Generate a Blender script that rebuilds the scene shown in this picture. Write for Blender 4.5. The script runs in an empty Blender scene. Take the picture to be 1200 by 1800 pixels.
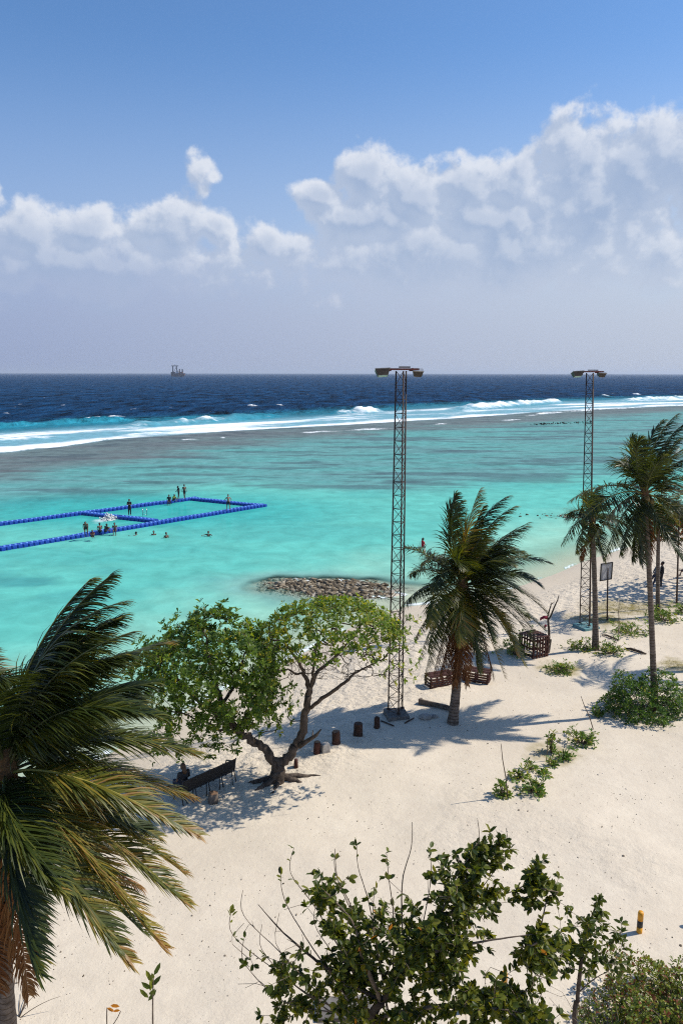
import bpy, bmesh, math, random
import numpy as np
from mathutils import Vector, Matrix

random.seed(7)
rng = np.random.default_rng(11)
R = math.radians
scene = bpy.context.scene
COL = scene.collection

# ------------------------------------------------------------------ camera
FPX, CX, CY = 1300.0, 600.0, 900.0          # the photograph: 1200 x 1800
CZ = 15.5
PITCH = math.atan(244.0 / FPX)
cam_d = bpy.data.cameras.new('camera')
cam_d.sensor_fit = 'VERTICAL'
cam_d.sensor_height = 36.0
cam_d.lens = 36.0 * FPX / 1800.0
cam_d.clip_start = 0.1
cam_d.clip_end = 150000.0
cam = bpy.data.objects.new('camera', cam_d)
COL.objects.link(cam)
cam.location = (0, 0, CZ)
cam.rotation_euler = (R(90) - PITCH, R(-0.08), 0)
scene.camera = cam

# ------------------------------------------------------------------ light
SUN_EL = R(50.0)
SUN_AZ = R(79.0)                             # from +Y towards +X
SUN = Vector((math.sin(SUN_AZ) * math.cos(SUN_EL), math.cos(SUN_AZ) * math.cos(SUN_EL), math.sin(SUN_EL)))
sun_d = bpy.data.lights.new('sun', 'SUN')
sun_d.energy = 4.9
sun_d.angle = R(0.53)
sun_d.color = (1.0, 0.94, 0.84)
sun = bpy.data.objects.new('sun', sun_d)
COL.objects.link(sun)
sun.rotation_euler = (-SUN).to_track_quat('-Z', 'Y').to_euler()
sun.location = SUN * 100

scene.view_settings.view_transform = 'Standard'
scene.view_settings.look = 'None'
scene.view_settings.exposure = 0.0
scene.view_settings.gamma = 1.0
scene.cycles.max_bounces = 6
scene.cycles.diffuse_bounces = 2
scene.cycles.glossy_bounces = 2
scene.cycles.transparent_max_bounces = 8
scene.cycles.use_denoising = False
scene.cycles.filter_width = 1.15
scene.cycles.sample_clamp_indirect = 4.0
scene.cycles.caustics_reflective = False
scene.cycles.caustics_refractive = False

SKY_STRENGTH = 0.1


def ray(px, py):
    x = (px - CX) / FPX
    y = -(py - CY) / FPX
    c, s = math.cos(PITCH), math.sin(PITCH)
    return Vector((x, c + y * s, -s + y * c))


def P(px, py, z=0.0):
    d = ray(px, py)
    t = (z - CZ) / d.z
    return Vector((d.x * t, d.y * t, z))


def D(px, py, Y):
    d = ray(px, py)
    t = Y / d.y
    return Vector((d.x * t, Y, CZ + d.z * t))


# ------------------------------------------------------------------ node helpers
class NT:
    def __init__(self, tree):
        self.t = tree
        self.n = tree.nodes
        self.l = tree.links

    def _in(self, sock, v):
        if isinstance(v, bpy.types.NodeSocket):
            self.l.new(v, sock)
        elif v is not None:
            if sock.type == 'RGBA' and not isinstance(v, (int, float)) and len(v) == 3:
                v = tuple(v) + (1.0,)
            sock.default_value = v

    def node(self, typ, **kw):
        nd = self.n.new(typ)
        for k, v in kw.items():
            setattr(nd, k, v)
        return nd

    def m(self, op, a, b=None, c=None, clamp=False):
        nd = self.n.new('ShaderNodeMath')
        nd.operation = op
        nd.use_clamp = clamp
        self._in(nd.inputs[0], a)
        if b is not None:
            self._in(nd.inputs[1], b)
        if c is not None:
            self._in(nd.inputs[2], c)
        return nd.outputs[0]

    def mr(self, v, a, b, c=0.0, d=1.0, smooth=False):
        nd = self.n.new('ShaderNodeMapRange')
        nd.interpolation_type = 'SMOOTHSTEP' if smooth else 'LINEAR'
        nd.clamp = True
        self._in(nd.inputs['Value'], v)
        self._in(nd.inputs['From Min'], a)
        self._in(nd.inputs['From Max'], b)
        self._in(nd.inputs['To Min'], c)
        self._in(nd.inputs['To Max'], d)
        return nd.outputs[0]

    def mix(self, f, a, b, mode='MIX'):
        nd = self.n.new('ShaderNodeMix')
        nd.data_type = 'RGBA'
        nd.blend_type = mode
        nd.clamp_factor = True
        self._in(nd.inputs['Factor'], f)
        self._in(nd.inputs['A'], a)
        self._in(nd.inputs['B'], b)
        return nd.outputs['Result']

    def noise(self, vec, scale, detail=4.0, rough=0.5, dist=0.0):
        nd = self.n.new('ShaderNodeTexNoise')
        nd.inputs['Scale'].default_value = scale
        nd.inputs['Detail'].default_value = detail
        nd.inputs['Roughness'].default_value = rough
        nd.inputs['Distortion'].default_value = dist
        if vec is not None:
            self.l.new(vec, nd.inputs['Vector'])
        return nd.outputs['Fac']

    def vor(self, vec, scale, feature='F1', rand=1.0):
        nd = self.n.new('ShaderNodeTexVoronoi')
        nd.feature = feature
        nd.inputs['Scale'].default_value = scale
        nd.inputs['Randomness'].default_value = rand
        self.l.new(vec, nd.inputs['Vector'])
        return nd.outputs['Distance']

    def mapping(self, vec, scale=(1, 1, 1), rot=(0, 0, 0), loc=(0, 0, 0)):
        nd = self.n.new('ShaderNodeMapping')
        self.l.new(vec, nd.inputs['Vector'])
        nd.inputs['Scale'].default_value = scale
        nd.inputs['Rotation'].default_value = rot
        nd.inputs['Location'].default_value = loc
        return nd.outputs[0]

    def attr(self, name):
        nd = self.n.new('ShaderNodeAttribute')
        nd.attribute_name = name
        return nd

    def ramp(self, fac, stops):
        nd = self.n.new('ShaderNodeValToRGB')
        el = nd.color_ramp.elements
        while len(el) < len(stops):
            el.new(0.5)
        for e, (p, c) in zip(el, stops):
            e.position = p
            e.color = tuple(c) + (1.0,)
        self._in(nd.inputs[0], fac)
        return nd.outputs[0]

    def bump(self, h, strength=0.5, dist=0.1, normal=None):
        nd = self.n.new('ShaderNodeBump')
        self._in(nd.inputs['Strength'], strength)
        nd.inputs['Distance'].default_value = dist
        self.l.new(h, nd.inputs['Height'])
        if normal is not None:
            self.l.new(normal, nd.inputs['Normal'])
        return nd.outputs[0]


# ------------------------------------------------------------------ world: sky with a bank of cumulus
def build_world():
    w = bpy.data.worlds.new('World')
    scene.world = w
    w.use_nodes = True
    T = NT(w.node_tree)
    T.n.clear()
    out = T.node('ShaderNodeOutputWorld')
    bg = T.node('ShaderNodeBackground')
    bg.inputs['Strength'].default_value = SKY_STRENGTH
    T.l.new(bg.outputs[0], out.inputs[0])
    sky = T.node('ShaderNodeTexSky', sky_type='NISHITA')
    sky.sun_disc = False
    sky.sun_elevation = SUN_EL
    sky.sun_rotation = SUN_AZ
    sky.altitude = 10
    sky.air_density = 1.0
    sky.dust_density = 0.6
    sky.ozone_density = 3.0
    tc = T.node('ShaderNodeTexCoord')
    vec = tc.outputs['Generated']
    sep = T.node('ShaderNodeSeparateXYZ')
    T.l.new(vec, sep.inputs[0])
    x, y, z = sep.outputs
    hor = T.m('SQRT', T.m('ADD', T.m('MULTIPLY', x, x), T.m('MULTIPLY', y, y)))
    hor = T.m('MAXIMUM', hor, 1e-3)
    u = T.m('ARCTAN2', x, y)
    v = T.m('DIVIDE', z, hor)
    # coordinates in which cloud lumps are about round: (cos az, sin az, tan el)
    cmb = T.node('ShaderNodeCombineXYZ')
    T.l.new(T.m('DIVIDE', x, hor), cmb.inputs[0])
    T.l.new(T.m('DIVIDE', y, hor), cmb.inputs[1])
    T.l.new(v, cmb.inputs[2])
    q = cmb.outputs[0]

    def uv(px, py):
        d = ray(px, py)
        h = math.hypot(d.x, d.y)
        return math.atan2(d.x, d.y), d.z / h
    # cumulus heads in view: px, py, rx, ry (photograph pixels)
    heads = [(1010, 300, 95, 105), (1120, 300, 130, 100), (1230, 300, 110, 95), (1030, 370, 170, 75), (905, 325, 70, 55),
             (820, 330, 75, 50), (640, 310, 75, 55), (735, 345, 100, 60), (560, 345, 55, 30), (650, 385, 150, 55),
             (860, 385, 150, 50), (352, 300, 60, 56, 0.62), (376, 312, 46, 44, 0.62), (355, 335, 60, 60, 0.85), (300, 400, 80, 62), (385, 400, 40, 40), (45, 410, 75, 58), (150, 405, 70, 45),
             (470, 435, 50, 40), (-70, 380, 90, 70), (1340, 330, 110, 90), (-200, 400, 90, 50), (160, 470, 330, 60), (820, 450, 480, 80)]

    def field(off):
        if off is None:
            uu, vv, qq = u, v, q
        else:
            uu = T.m('ADD', u, off[0])
            vv = T.m('ADD', v, off[1])
            a = T.node('ShaderNodeVectorMath', operation='ADD')
            T.l.new(q, a.inputs[0])
            a.inputs[1].default_value = (off[0], 0, off[1])
            qq = a.outputs[0]
        n1 = T.noise(qq, 20.0, 7.0, 0.58, 0.15)
        n2 = T.vor(qq, 34.0, 'SMOOTH_F1')
        n3 = T.noise(qq, 62.0, 4.0, 0.6)
        wob = T.m('ADD', T.m('ADD', T.m('MULTIPLY', T.m('SUBTRACT', n1, 0.5), 1.15), T.m('MULTIPLY', T.m('SUBTRACT', n3, 0.5), 0.55)), T.m('MULTIPLY', T.m('SUBTRACT', 0.45, n2), 0.55))
        acc = None
        for (px, py, rx, ry, *bias) in heads:
            u0, v0 = uv(px, py)
            ru = rx / FPX * 0.93
            rv = ry / FPX
            du = T.m('MULTIPLY', T.m('SUBTRACT', uu, u0), 1 / ru)
            dv = T.m('MULTIPLY', T.m('SUBTRACT', vv, v0), 1 / rv)
            r2 = T.m('ADD', T.m('MULTIPLY', du, du), T.m('MULTIPLY', dv, dv))
            b = T.m('SUBTRACT', 1.0 - (bias[0] if bias else 0.0), T.m('SQRT', r2))
            acc = b if acc is None else T.m('SMOOTH_MAX', acc, b, 0.25)
        # the bank goes on all round the horizon, beyond the frame
        nb = T.noise(qq, 3.0, 3.0, 0.5)
        top = T.mr(nb, 0.35, 0.68, 0.10, 0.30)
        gen = T.m('MULTIPLY', T.m('SUBTRACT', top, vv), 9.0)
        gen = T.m('MINIMUM', gen, 0.8)
        side = T.mr(T.m('ABSOLUTE', uu), 0.50, 0.75, -3.0, 0.0)
        acc = T.m('SMOOTH_MAX', acc, T.m('ADD', gen, side), 0.2)
        return T.m('ADD', acc, wob), n1

    f0, n0 = field(None)
    f1, _ = field((0.010, 0.014))
    lit = T.mr(T.m('SUBTRACT', f0, f1), -0.12, 0.40, 0.0, 1.0, True)
    # thick interior and undersides are greyer
    thick = T.mr(f0, 0.15, 1.0, 0.0, 1.0, True)
    lit = T.m('SUBTRACT', T.m('ADD', T.m('MULTIPLY', T.m('MULTIPLY', lit, 0.85), T.m('SUBTRACT', 1.0, T.m('MULTIPLY', thick, 0.50))), 0.26), T.m('MULTIPLY', thick, 0.26), None, True)
    dens = T.mr(f0, -0.04, 0.34, 0.0, 1.0, True)
    dens = T.m('MULTIPLY', dens, 0.93)
    s = 1.0 / SKY_STRENGTH
    c_lit = tuple(k * s for k in (0.76, 0.80, 0.88))
    c_sh = tuple(k * s for k in (0.36, 0.46, 0.645))
    ccol = T.mix(lit, c_sh, c_lit)
    # clear sky: the Nishita sky, a cleaner maritime blue
    skyc = T.mix(1.0, sky.outputs[0], (0.92, 1.23, 1.50), 'MULTIPLY')
    # pale haze above the sea
    c_hz = T.mix(T.mr(v, 0.0, 0.16, 0.0, 1.0), tuple(k * s for k in (0.405, 0.475, 0.645)), tuple(k * s for k in (0.47, 0.565, 0.76)))
    # the haze scatters more light towards the sun's side
    dsun = T.m('COSINE', T.m('SUBTRACT', u, SUN_AZ))
    c_hz = T.mix(1.0, c_hz, T.mix(T.mr(dsun, -0.30, 0.60), (0.76, 0.79, 0.88), (1.24, 1.17, 1.04)), 'MULTIPLY')
    c0 = T.mix(T.mr(v, 0.06, 0.42, 0.80, 0.0, True), skyc, c_hz)
    c1 = T.mix(dens, c0, ccol)
    c1 = T.mix(T.mr(T.m('ADD', v, T.m('MULTIPLY', T.m('SUBTRACT', n0, 0.5), 0.10)), 0.06, 0.19, 1.0, 0.0, True), c1, c_hz)
    T.l.new(c1, bg.inputs['Color'])
    w.cycles.sampling_method = 'MANUAL'
    w.cycles.sample_map_resolution = 256


build_world()

# ------------------------------------------------------------------ numpy noise
_perm = rng.permutation(512)
_g = rng.normal(size=(512, 2))
_g /= np.linalg.norm(_g, axis=1)[:, None]


def pnoise(x, y, seed=0):
    x = np.asarray(x, float)
    y = np.asarray(y, float)
    xi = np.floor(x).astype(int)
    yi = np.floor(y).astype(int)
    xf, yf = x - xi, y - yi
    uf = xf * xf * xf * (xf * (xf * 6 - 15) + 10)
    vf = yf * yf * yf * (yf * (yf * 6 - 15) + 10)

    def gr(ix, iy, dx, dy):
        h = _perm[(_perm[(ix + seed * 37) & 511] + iy) & 511]
        g = _g[h]
        return g[..., 0] * dx + g[..., 1] * dy
    a = gr(xi, yi, xf, yf)
    b = gr(xi + 1, yi, xf - 1, yf)
    c = gr(xi, yi + 1, xf, yf - 1)
    d = gr(xi + 1, yi + 1, xf - 1, yf - 1)
    return 1.5 * ((a * (1 - uf) + b * uf) * (1 - vf) + (c * (1 - uf) + d * uf) * vf)


def fbm(x, y, octv=4, seed=0, gain=0.5):
    s, a, f = 0, 1.0, 1.0
    for i in range(octv):
        s = s + a * pnoise(x * f, y * f, seed + i)
        a *= gain
        f *= 2.03
    return s


def sstep(a, b, x):
    t = np.clip((x - a) / (b - a), 0, 1)
    return t * t * (3 - 2 * t)


def polydist(x, y, pts):
    """distance to a polyline, signed (+ on the left of its direction), and the arc position"""
    best = np.full(x.shape, 1e18)
    sg = np.ones(x.shape)
    arc = np.zeros(x.shape)
    L = 0.0
    for (ax, ay), (bx, by) in zip(pts[:-1], pts[1:]):
        ex, ey = bx - ax, by - ay
        l2 = ex * ex + ey * ey
        ln = math.sqrt(l2)
        t = np.clip(((x - ax) * ex + (y - ay) * ey) / l2, 0, 1)
        dx, dy = x - (ax + t * ex), y - (ay + t * ey)
        d2 = dx * dx + dy * dy
        cr = ex * (y - ay) - ey * (x - ax)
        m = d2 < best
        best = np.where(m, d2, best)
        sg = np.where(m, np.sign(cr), sg)
        arc = np.where(m, L + t * ln, arc)
        L += ln
    return np.sqrt(best) * sg, arc


def wl(pix):
    return [(P(a, b).x, P(a, b).y) for a, b in pix]


# shoreline, from the left (behind the camera) to the far right; land is on its right-hand side
SHORE = [(-75, -70), (-30, -3)] + wl([(0, 1425), (230, 1305), (400, 1215), (500, 1165), (600, 1112), (690, 1076), (720, 1068), (800, 1060),
                                      (880, 1043), (943, 1021), (1000, 1000), (1060, 975), (1120, 955), (1200, 935)]) + [(60, 92), (120, 128), (400, 260)]


def terrain(x, y):
    x = np.asarray(x, float)
    y = np.asarray(y, float)
    s, _ = polydist(x, y, SHORE)
    s = -s                                     # + inland
    s = s + 0.5 * pnoise(x * 0.13, y * 0.13, 3)
    land = 1.2 * (1 - np.exp(-np.maximum(s, 0) / 4.2))
    sea = np.maximum(-3.0, 0.060 * np.minimum(s, 0))
    h = np.where(s > 0, land, sea)
    inl = sstep(1.0, 6.0, s)
    h = h + inl * (0.10 * fbm(x * 0.16, y * 0.16, 3, 5))
    # coral rubble bar in the shallows
    bx, by = (x + 1.0 + 0.5 * pnoise(x * 0.2, y * 0.2, 6)) / 8.4, (y - 52.4 + 0.12 * x + 0.8 * pnoise(x * 0.3, y * 0.3, 8)) / 4.2
    bar = np.exp(-(bx * bx + by * by) * 1.35)
    h = np.maximum(h, h + (0.045 - h) * sstep(0.05, 0.85, bar) * (1 - sstep(-0.1, 0.3, h)) + 0.10 * fbm(x * 0.9, y * 0.9, 3, 9) * sstep(0.3, 0.7, bar))
    return h, s, bar


def trample(x, y, s):
    """deep footprints in the loose sand below the trees; the rest is packed flat"""
    return sstep(21.0, 25.0, y) * sstep(2.0, 4.0, s) * (1 - sstep(8.5, 10.5, s + 1.2 * pnoise(x * 0.25, y * 0.25, 21)))


def hgt(x, y):
    h, s, b = terrain(np.array([x]), np.array([y]))
    return float(h[0])


def G(px, py):
    z = 1.2
    for _ in range(6):
        p = P(px, py, z)
        z = hgt(p.x, p.y)
    p = P(px, py, z)
    return Vector((p.x, p.y, z))


# ------------------------------------------------------------------ mesh helpers
def mesh_np(name, verts, faces, mats=None, smooth=False, attrs=None, mat_idx=None):
    verts = np.asarray(verts, np.float32)
    faces = np.asarray(faces, np.int32)
    k = faces.shape[1]
    me = bpy.data.meshes.new(name)
    me.vertices.add(len(verts))
    me.vertices.foreach_set('co', verts.ravel())
    me.loops.add(faces.size)
    me.loops.foreach_set('vertex_index', faces.ravel())
    me.polygons.add(len(faces))
    me.polygons.foreach_set('loop_start', np.arange(0, faces.size, k, dtype=np.int32))
    me.polygons.foreach_set('loop_total', np.full(len(faces), k, np.int32))
    if smooth:
        me.polygons.foreach_set('use_smooth', np.ones(len(faces), bool))
    if attrs:
        for an, (typ, data) in attrs.items():
            at = me.attributes.new(an, typ, 'POINT')
            at.data.foreach_set('color' if typ == 'FLOAT_COLOR' else 'value', np.asarray(data, np.float32).ravel())
    for m in (mats or []):
        me.materials.append(m)
    me.update(calc_edges=True)
    return me


class MB:
    """collects quads / triangles (as quads with a repeated corner avoided: everything is stored as lists)"""
    def __init__(self):
        self.v = []
        self.f = []
        self.a = []

    def add(self, vs, fs, var=0.5):
        o = len(self.v)
        self.v.extend([tuple(p) for p in vs])
        self.f.extend([tuple(i + o for i in f) for f in fs])
        self.a.extend([var] * len(vs))
        return self

    def box(self, c, s, rot=None, taper=1.0):
        hx, hy, hz = s[0] / 2, s[1] / 2, s[2] / 2
        vs = []
        for z, k in ((-hz, 1.0), (hz, taper)):
            for x, y in ((-1, -1), (1, -1), (1, 1), (-1, 1)):
                p = Vector((x * hx * k, y * hy * k, z))
                if rot is not None:
                    p = rot @ p
                vs.append(p + Vector(c))
        return self.add(vs, [(3, 2, 1, 0), (4, 5, 6, 7), (0, 1, 5, 4), (1, 2, 6, 5), (2, 3, 7, 6), (3, 0, 4, 7)])

    def tube(self, pts, rad, sides=8, caps=True, var=0.5):
        pts = [Vector(p) for p in pts]
        n = len(pts)
        if not hasattr(rad, '__len__'):
            rad = [rad] * n
        t0 = (pts[1] - pts[0]).normalized()
        ref = Vector((0, 0, 1)) if abs(t0.z) < 0.9 else Vector((1, 0, 0))
        nx = t0.cross(ref).normalized()
        vs = []
        for i in range(n):
            a = pts[max(i - 1, 0)]
            b = pts[min(i + 1, n - 1)]
            t = (b - a)
            t = t.normalized() if t.length > 1e-9 else t0
            nx = (nx - t * nx.dot(t))
            nx = nx.normalized() if nx.length > 1e-6 else t.orthogonal().normalized()
            ny = t.cross(nx)
            for k in range(sides):
                an = 2 * math.pi * k / sides
                vs.append(pts[i] + (nx * math.cos(an) + ny * math.sin(an)) * rad[i])
        fs = []
        for i in range(n - 1):
            for k in range(sides):
                k2 = (k + 1) % sides
                fs.append((i * sides + k, i * sides + k2, (i + 1) * sides + k2, (i + 1) * sides + k))
        if caps:
            fs.append(tuple(reversed(range(sides))))
            fs.append(tuple((n - 1) * sides + k for k in range(sides)))
        return self.add(vs, fs, var)

    def sphere(self, c, r, seg=8, rings=6, scale=(1, 1, 1), rot=None):
        vs = [Vector((0, 0, -1))]
        for i in range(1, rings):
            th = math.pi * i / rings - math.pi / 2
            for k in range(seg):
                a = 2 * math.pi * k / seg
                vs.append(Vector((math.cos(th) * math.cos(a), math.cos(th) * math.sin(a), math.sin(th))))
        vs.append(Vector((0, 0, 1)))
        w = []
        for p in vs:
            p = Vector((p.x * scale[0], p.y * scale[1], p.z * scale[2])) * r
            if rot is not None:
                p = rot @ p
            w.append(p + Vector(c))
        fs = []
        for k in range(seg):
            fs.append((0, 1 + (k + 1) % seg, 1 + k))
            fs.append((len(vs) - 1, 1 + (rings - 2) * seg + k, 1 + (rings - 2) * seg + (k + 1) % seg))
        for i in range(rings - 2):
            for k in range(seg):
                a, b = 1 + i * seg + k, 1 + i * seg + (k + 1) % seg
                fs.append((a, b, b + seg, a + seg))
        return self.add(w, fs)

    def mesh(self, name, mat, smooth=False):
        me = bpy.data.meshes.new(name)
        me.from_pydata([tuple(p) for p in self.v], [], self.f)
        if mat:
            me.materials.append(mat)
        if smooth:
            me.polygons.foreach_set('use_smooth', np.ones(len(me.polygons), bool))
        at = me.attributes.new('var', 'FLOAT', 'POINT')
        at.data.foreach_set('value', np.asarray(self.a, np.float32))
        me.update()
        return me


def link(name, data, parent=None, loc=None, rot=None):
    o = bpy.data.objects.new(name, data)
    COL.objects.link(o)
    if parent is not None:
        o.parent = parent
    if loc is not None:
        o.location = loc
    if rot is not None:
        o.rotation_euler = rot
    return o


def part(name, mb, mat, parent, smooth=False, bevel=0.0):
    o = link(name, mb.mesh(name, mat, smooth), parent)
    if bevel:
        b = o.modifiers.new('bevel', 'BEVEL')
        b.width = bevel
        b.segments = 2
        b.limit_method = 'ANGLE'
    return o


def tag(o, label, cat, group=None, kind=None):
    o['label'] = label
    o['category'] = cat
    if group:
        o['group'] = group
    if kind:
        o['kind'] = kind
    return o


def thing(name, label, cat, loc=(0, 0, 0), rz=0.0, group=None):
    o = link(name, None, None, loc, (0, 0, rz))
    return tag(o, label, cat, group)


# ------------------------------------------------------------------ materials
def new_mat(name):
    m = bpy.data.materials.new(name)
    m.use_nodes = True
    T = NT(m.node_tree)
    T.n.clear()
    out = T.node('ShaderNodeOutputMaterial')
    return m, T, out


def principled(T, col, rough=0.6, normal=None, spec=0.4, metal=0.0):
    b = T.node('ShaderNodeBsdfPrincipled')
    T._in(b.inputs['Base Color'], col)
    T._in(b.inputs['Roughness'], rough)
    b.inputs['Specular IOR Level'].default_value = spec
    b.inputs['Metallic'].default_value = metal
    if normal is not None:
        T.l.new(normal, b.inputs['Normal'])
    return b


def simple(name, c1, c2=None, rough=0.6, scale=6.0, bump=0.2, bdist=0.02, spec=0.4, metal=0.0, stretch=(1, 1, 1)):
    m, T, out = new_mat(name)
    tc = T.node('ShaderNodeTexCoord')
    v = T.mapping(tc.outputs['Object'], stretch)
    n = T.noise(v, scale, 6.0, 0.6)
    c2 = c2 or tuple(k * 0.6 for k in c1)
    f = T.mr(n, 0.35, 0.65, 0, 1)
    col = T.mix(f, c1, c2)
    b = principled(T, col, rough, T.bump(n, bump, bdist) if bump else None, spec, metal)
    T.l.new(b.outputs[0], out.inputs[0])
    return m


def leaf_mat(name, stops, transl=0.4, tcol=None, rough=0.45, spec=0.35):
    """stops: ramp over the per-leaf random value"""
    m, T, out = new_mat(name)
    a = T.attr('var').outputs['Fac']
    tc = T.node('ShaderNodeTexCoord')
    n = T.noise(tc.outputs['Object'], 9.0, 3.0)
    col = T.ramp(a, stops)
    col = T.mix(T.mr(n, 0.3, 0.7, 0.0, 0.35), col, T.mix(1.0, col, (0.55, 0.6, 0.5), 'MULTIPLY'))
    b = principled(T, col, rough, None, spec)
    tr = T.node('ShaderNodeBsdfTranslucent')
    tcl = T.mix(1.0, col, tcol or (2.0, 1.9, 0.7), 'MULTIPLY')
    T.l.new(tcl, tr.inputs['Color'])
    mx = T.node('ShaderNodeMixShader')
    mx.inputs[0].default_value = transl
    T.l.new(b.outputs[0], mx.inputs[1])
    T.l.new(tr.outputs[0], mx.inputs[2])
    T.l.new(mx.outputs[0], out.inputs[0])
    return m


M = {}
M['frond'] = leaf_mat('frond_green', [(0.0, (0.014, 0.024, 0.007)), (0.40, (0.046, 0.066, 0.013)), (0.72, (0.125, 0.135, 0.022)), (0.90, (0.27, 0.21, 0.035)), (1.0, (0.30, 0.18, 0.06))], 0.36, (2.4, 2.0, 0.5), 0.38, 0.38)  # dark and yellow ends also paint shade and sun onto leaflets
M['frond_dry'] = leaf_mat('frond_dry', [(0.0, (0.09, 0.035, 0.014)), (0.5, (0.17, 0.07, 0.025)), (1.0, (0.28, 0.15, 0.06))], 0.25, (1.5, 1.2, 0.8), 0.7, 0.1)
M['rachis'] = simple('rachis', (0.30, 0.24, 0.045), (0.20, 0.20, 0.04), 0.5, 5, 0.1)
M['rachis_dark'] = simple('rachis_dark', (0.085, 0.095, 0.028), (0.06, 0.07, 0.02), 0.5, 5, 0.1)
M['rachis_dry'] = simple('rachis_dry', (0.22, 0.11, 0.045), None, 0.7, 5, 0.1)
M['fiber'] = simple('palm_fiber', (0.16, 0.085, 0.03), (0.06, 0.035, 0.015), 0.85, 14, 0.8, 0.03)
M['coconut'] = simple('coconut_husk', (0.20, 0.15, 0.03), (0.12, 0.07, 0.02), 0.5, 3, 0.1)
M['leaf_heli'] = leaf_mat('heliotrope_leaf', [(0.0, (0.035, 0.070, 0.012)), (0.5, (0.105, 0.175, 0.022)), (0.85, (0.21, 0.27, 0.035)), (1.0, (0.34, 0.28, 0.03))], 0.45, (2.0, 2.0, 0.6))
M['leaf_fg'] = leaf_mat('glossy_leaf', [(0.0, (0.018, 0.033, 0.008)), (0.5, (0.060, 0.088, 0.014)), (0.8, (0.17, 0.19, 0.026)), (0.95, (0.16, 0.16, 0.03)), (1.0, (0.42, 0.17, 0.02))], 0.36, (2.4, 2.0, 0.5), 0.42, 0.25)
M['leaf_scaev'] = leaf_mat('succulent_leaf', [(0.0, (0.038, 0.085, 0.012)), (0.5, (0.085, 0.165, 0.022)), (0.85, (0.17, 0.24, 0.038)), (1.0, (0.32, 0.27, 0.06))], 0.42)
M['leaf_hedge'] = leaf_mat('hedge_leaf', [(0.0, (0.035, 0.062, 0.012)), (0.5, (0.115, 0.155, 0.022)), (0.88, (0.26, 0.29, 0.035)), (0.95, (0.20, 0.07, 0.03)), (1.0, (0.25, 0.06, 0.03))], 0.36)
M['leaf_almond'] = leaf_mat('almond_leaf', [(0.0, (0.028, 0.050, 0.014)), (0.55, (0.055, 0.090, 0.020)), (0.8, (0.16, 0.08, 0.025)), (1.0, (0.30, 0.10, 0.04))], 0.35)
M['bark'] = simple('bark_grey', (0.13, 0.10, 0.077), (0.042, 0.032, 0.025), 0.85, 7, 1.0, 0.06, 0.15, stretch=(1, 1, 0.3))
M['bark_dark'] = simple('bark_dark', (0.10, 0.075, 0.055), (0.045, 0.034, 0.026), 0.85, 9, 0.8, 0.03, 0.15)
M['twig'] = simple('twig', (0.22, 0.17, 0.12), (0.11, 0.08, 0.06), 0.8, 8, 0.3, 0.01, 0.15)
M['bark_palm'] = None
M['rust'] = simple('rusty_steel', (0.085, 0.050, 0.036), (0.032, 0.022, 0.018), 0.7, 6, 0.25, 0.01, 0.3)
M['rust_red'] = simple('red_oxide_paint', (0.20, 0.045, 0.035), (0.09, 0.035, 0.025), 0.65, 6, 0.25, 0.01, 0.3)
M['lamp_housing'] = simple('floodlight_housing', (0.075, 0.060, 0.048), (0.035, 0.028, 0.024), 0.55, 5, 0.1)
M['lamp_glass'] = simple('floodlight_glass', (0.34, 0.31, 0.26), (0.20, 0.18, 0.15), 0.2, 4, 0.0, spec=0.6)
M['concrete'] = simple('concrete', (0.42, 0.39, 0.35), (0.24, 0.22, 0.20), 0.9, 5, 0.5, 0.02)
M['concrete_dark'] = simple('concrete_stained', (0.20, 0.18, 0.16), (0.10, 0.09, 0.08), 0.9, 5, 0.5, 0.02)
M['teal_paint'] = simple('teal_painted_concrete', (0.055, 0.22, 0.24), (0.18, 0.26, 0.26), 0.8, 4, 0.4, 0.02)
M['wood_red'] = simple('red_brown_wood', (0.085, 0.030, 0.021), (0.038, 0.016, 0.012), 0.75, 4, 0.5, 0.015, 0.25, stretch=(1, 6, 1))
M['wood_dark'] = simple('dark_wood', (0.085, 0.042, 0.028), (0.035, 0.020, 0.015), 0.8, 5, 0.6, 0.02, 0.2)
M['wood_grey'] = simple('weathered_wood', (0.20, 0.16, 0.125), (0.09, 0.07, 0.055), 0.85, 5, 0.6, 0.02, 0.2)
M['cut_wood'] = simple('sawn_wood_end', (0.24, 0.15, 0.09), (0.13, 0.075, 0.05), 0.85, 9, 0.3, 0.01, 0.2)
M['black_metal'] = simple('black_painted_metal', (0.014, 0.013, 0.013), (0.03, 0.027, 0.025), 0.45, 6, 0.1)
M['black_mesh'] = simple('black_netting', (0.012, 0.011, 0.011), (0.022, 0.02, 0.019), 0.7, 20, 0.4, 0.01)
M['yellow_paint'] = simple('yellow_paint', (0.72, 0.34, 0.015), (0.55, 0.24, 0.012), 0.45, 6, 0.1)
M['black_paint'] = simple('black_paint', (0.02, 0.02, 0.022), (0.035, 0.033, 0.03), 0.5, 6, 0.1)
M['cube_blue'] = simple('shaded_blue_polyethylene', (0.011, 0.070, 0.40), (0.009, 0.05, 0.32), 0.45, 3, 0.05)  # darkened in colour to stand in for shade on the cube sides
M['cube_pin'] = simple('sunlit_blue_polyethylene', (0.16, 0.38, 0.80), (0.12, 0.30, 0.70), 0.45, 3, 0.0)  # pin colour paled to stand in for sunlit cube tops
M['steel'] = simple('stainless_tube', (0.62, 0.64, 0.66), (0.45, 0.47, 0.5), 0.25, 4, 0.0, metal=0.8)
M['white_paint'] = simple('white_paint', (0.75, 0.75, 0.73), (0.55, 0.54, 0.52), 0.5, 3, 0.0)
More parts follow.
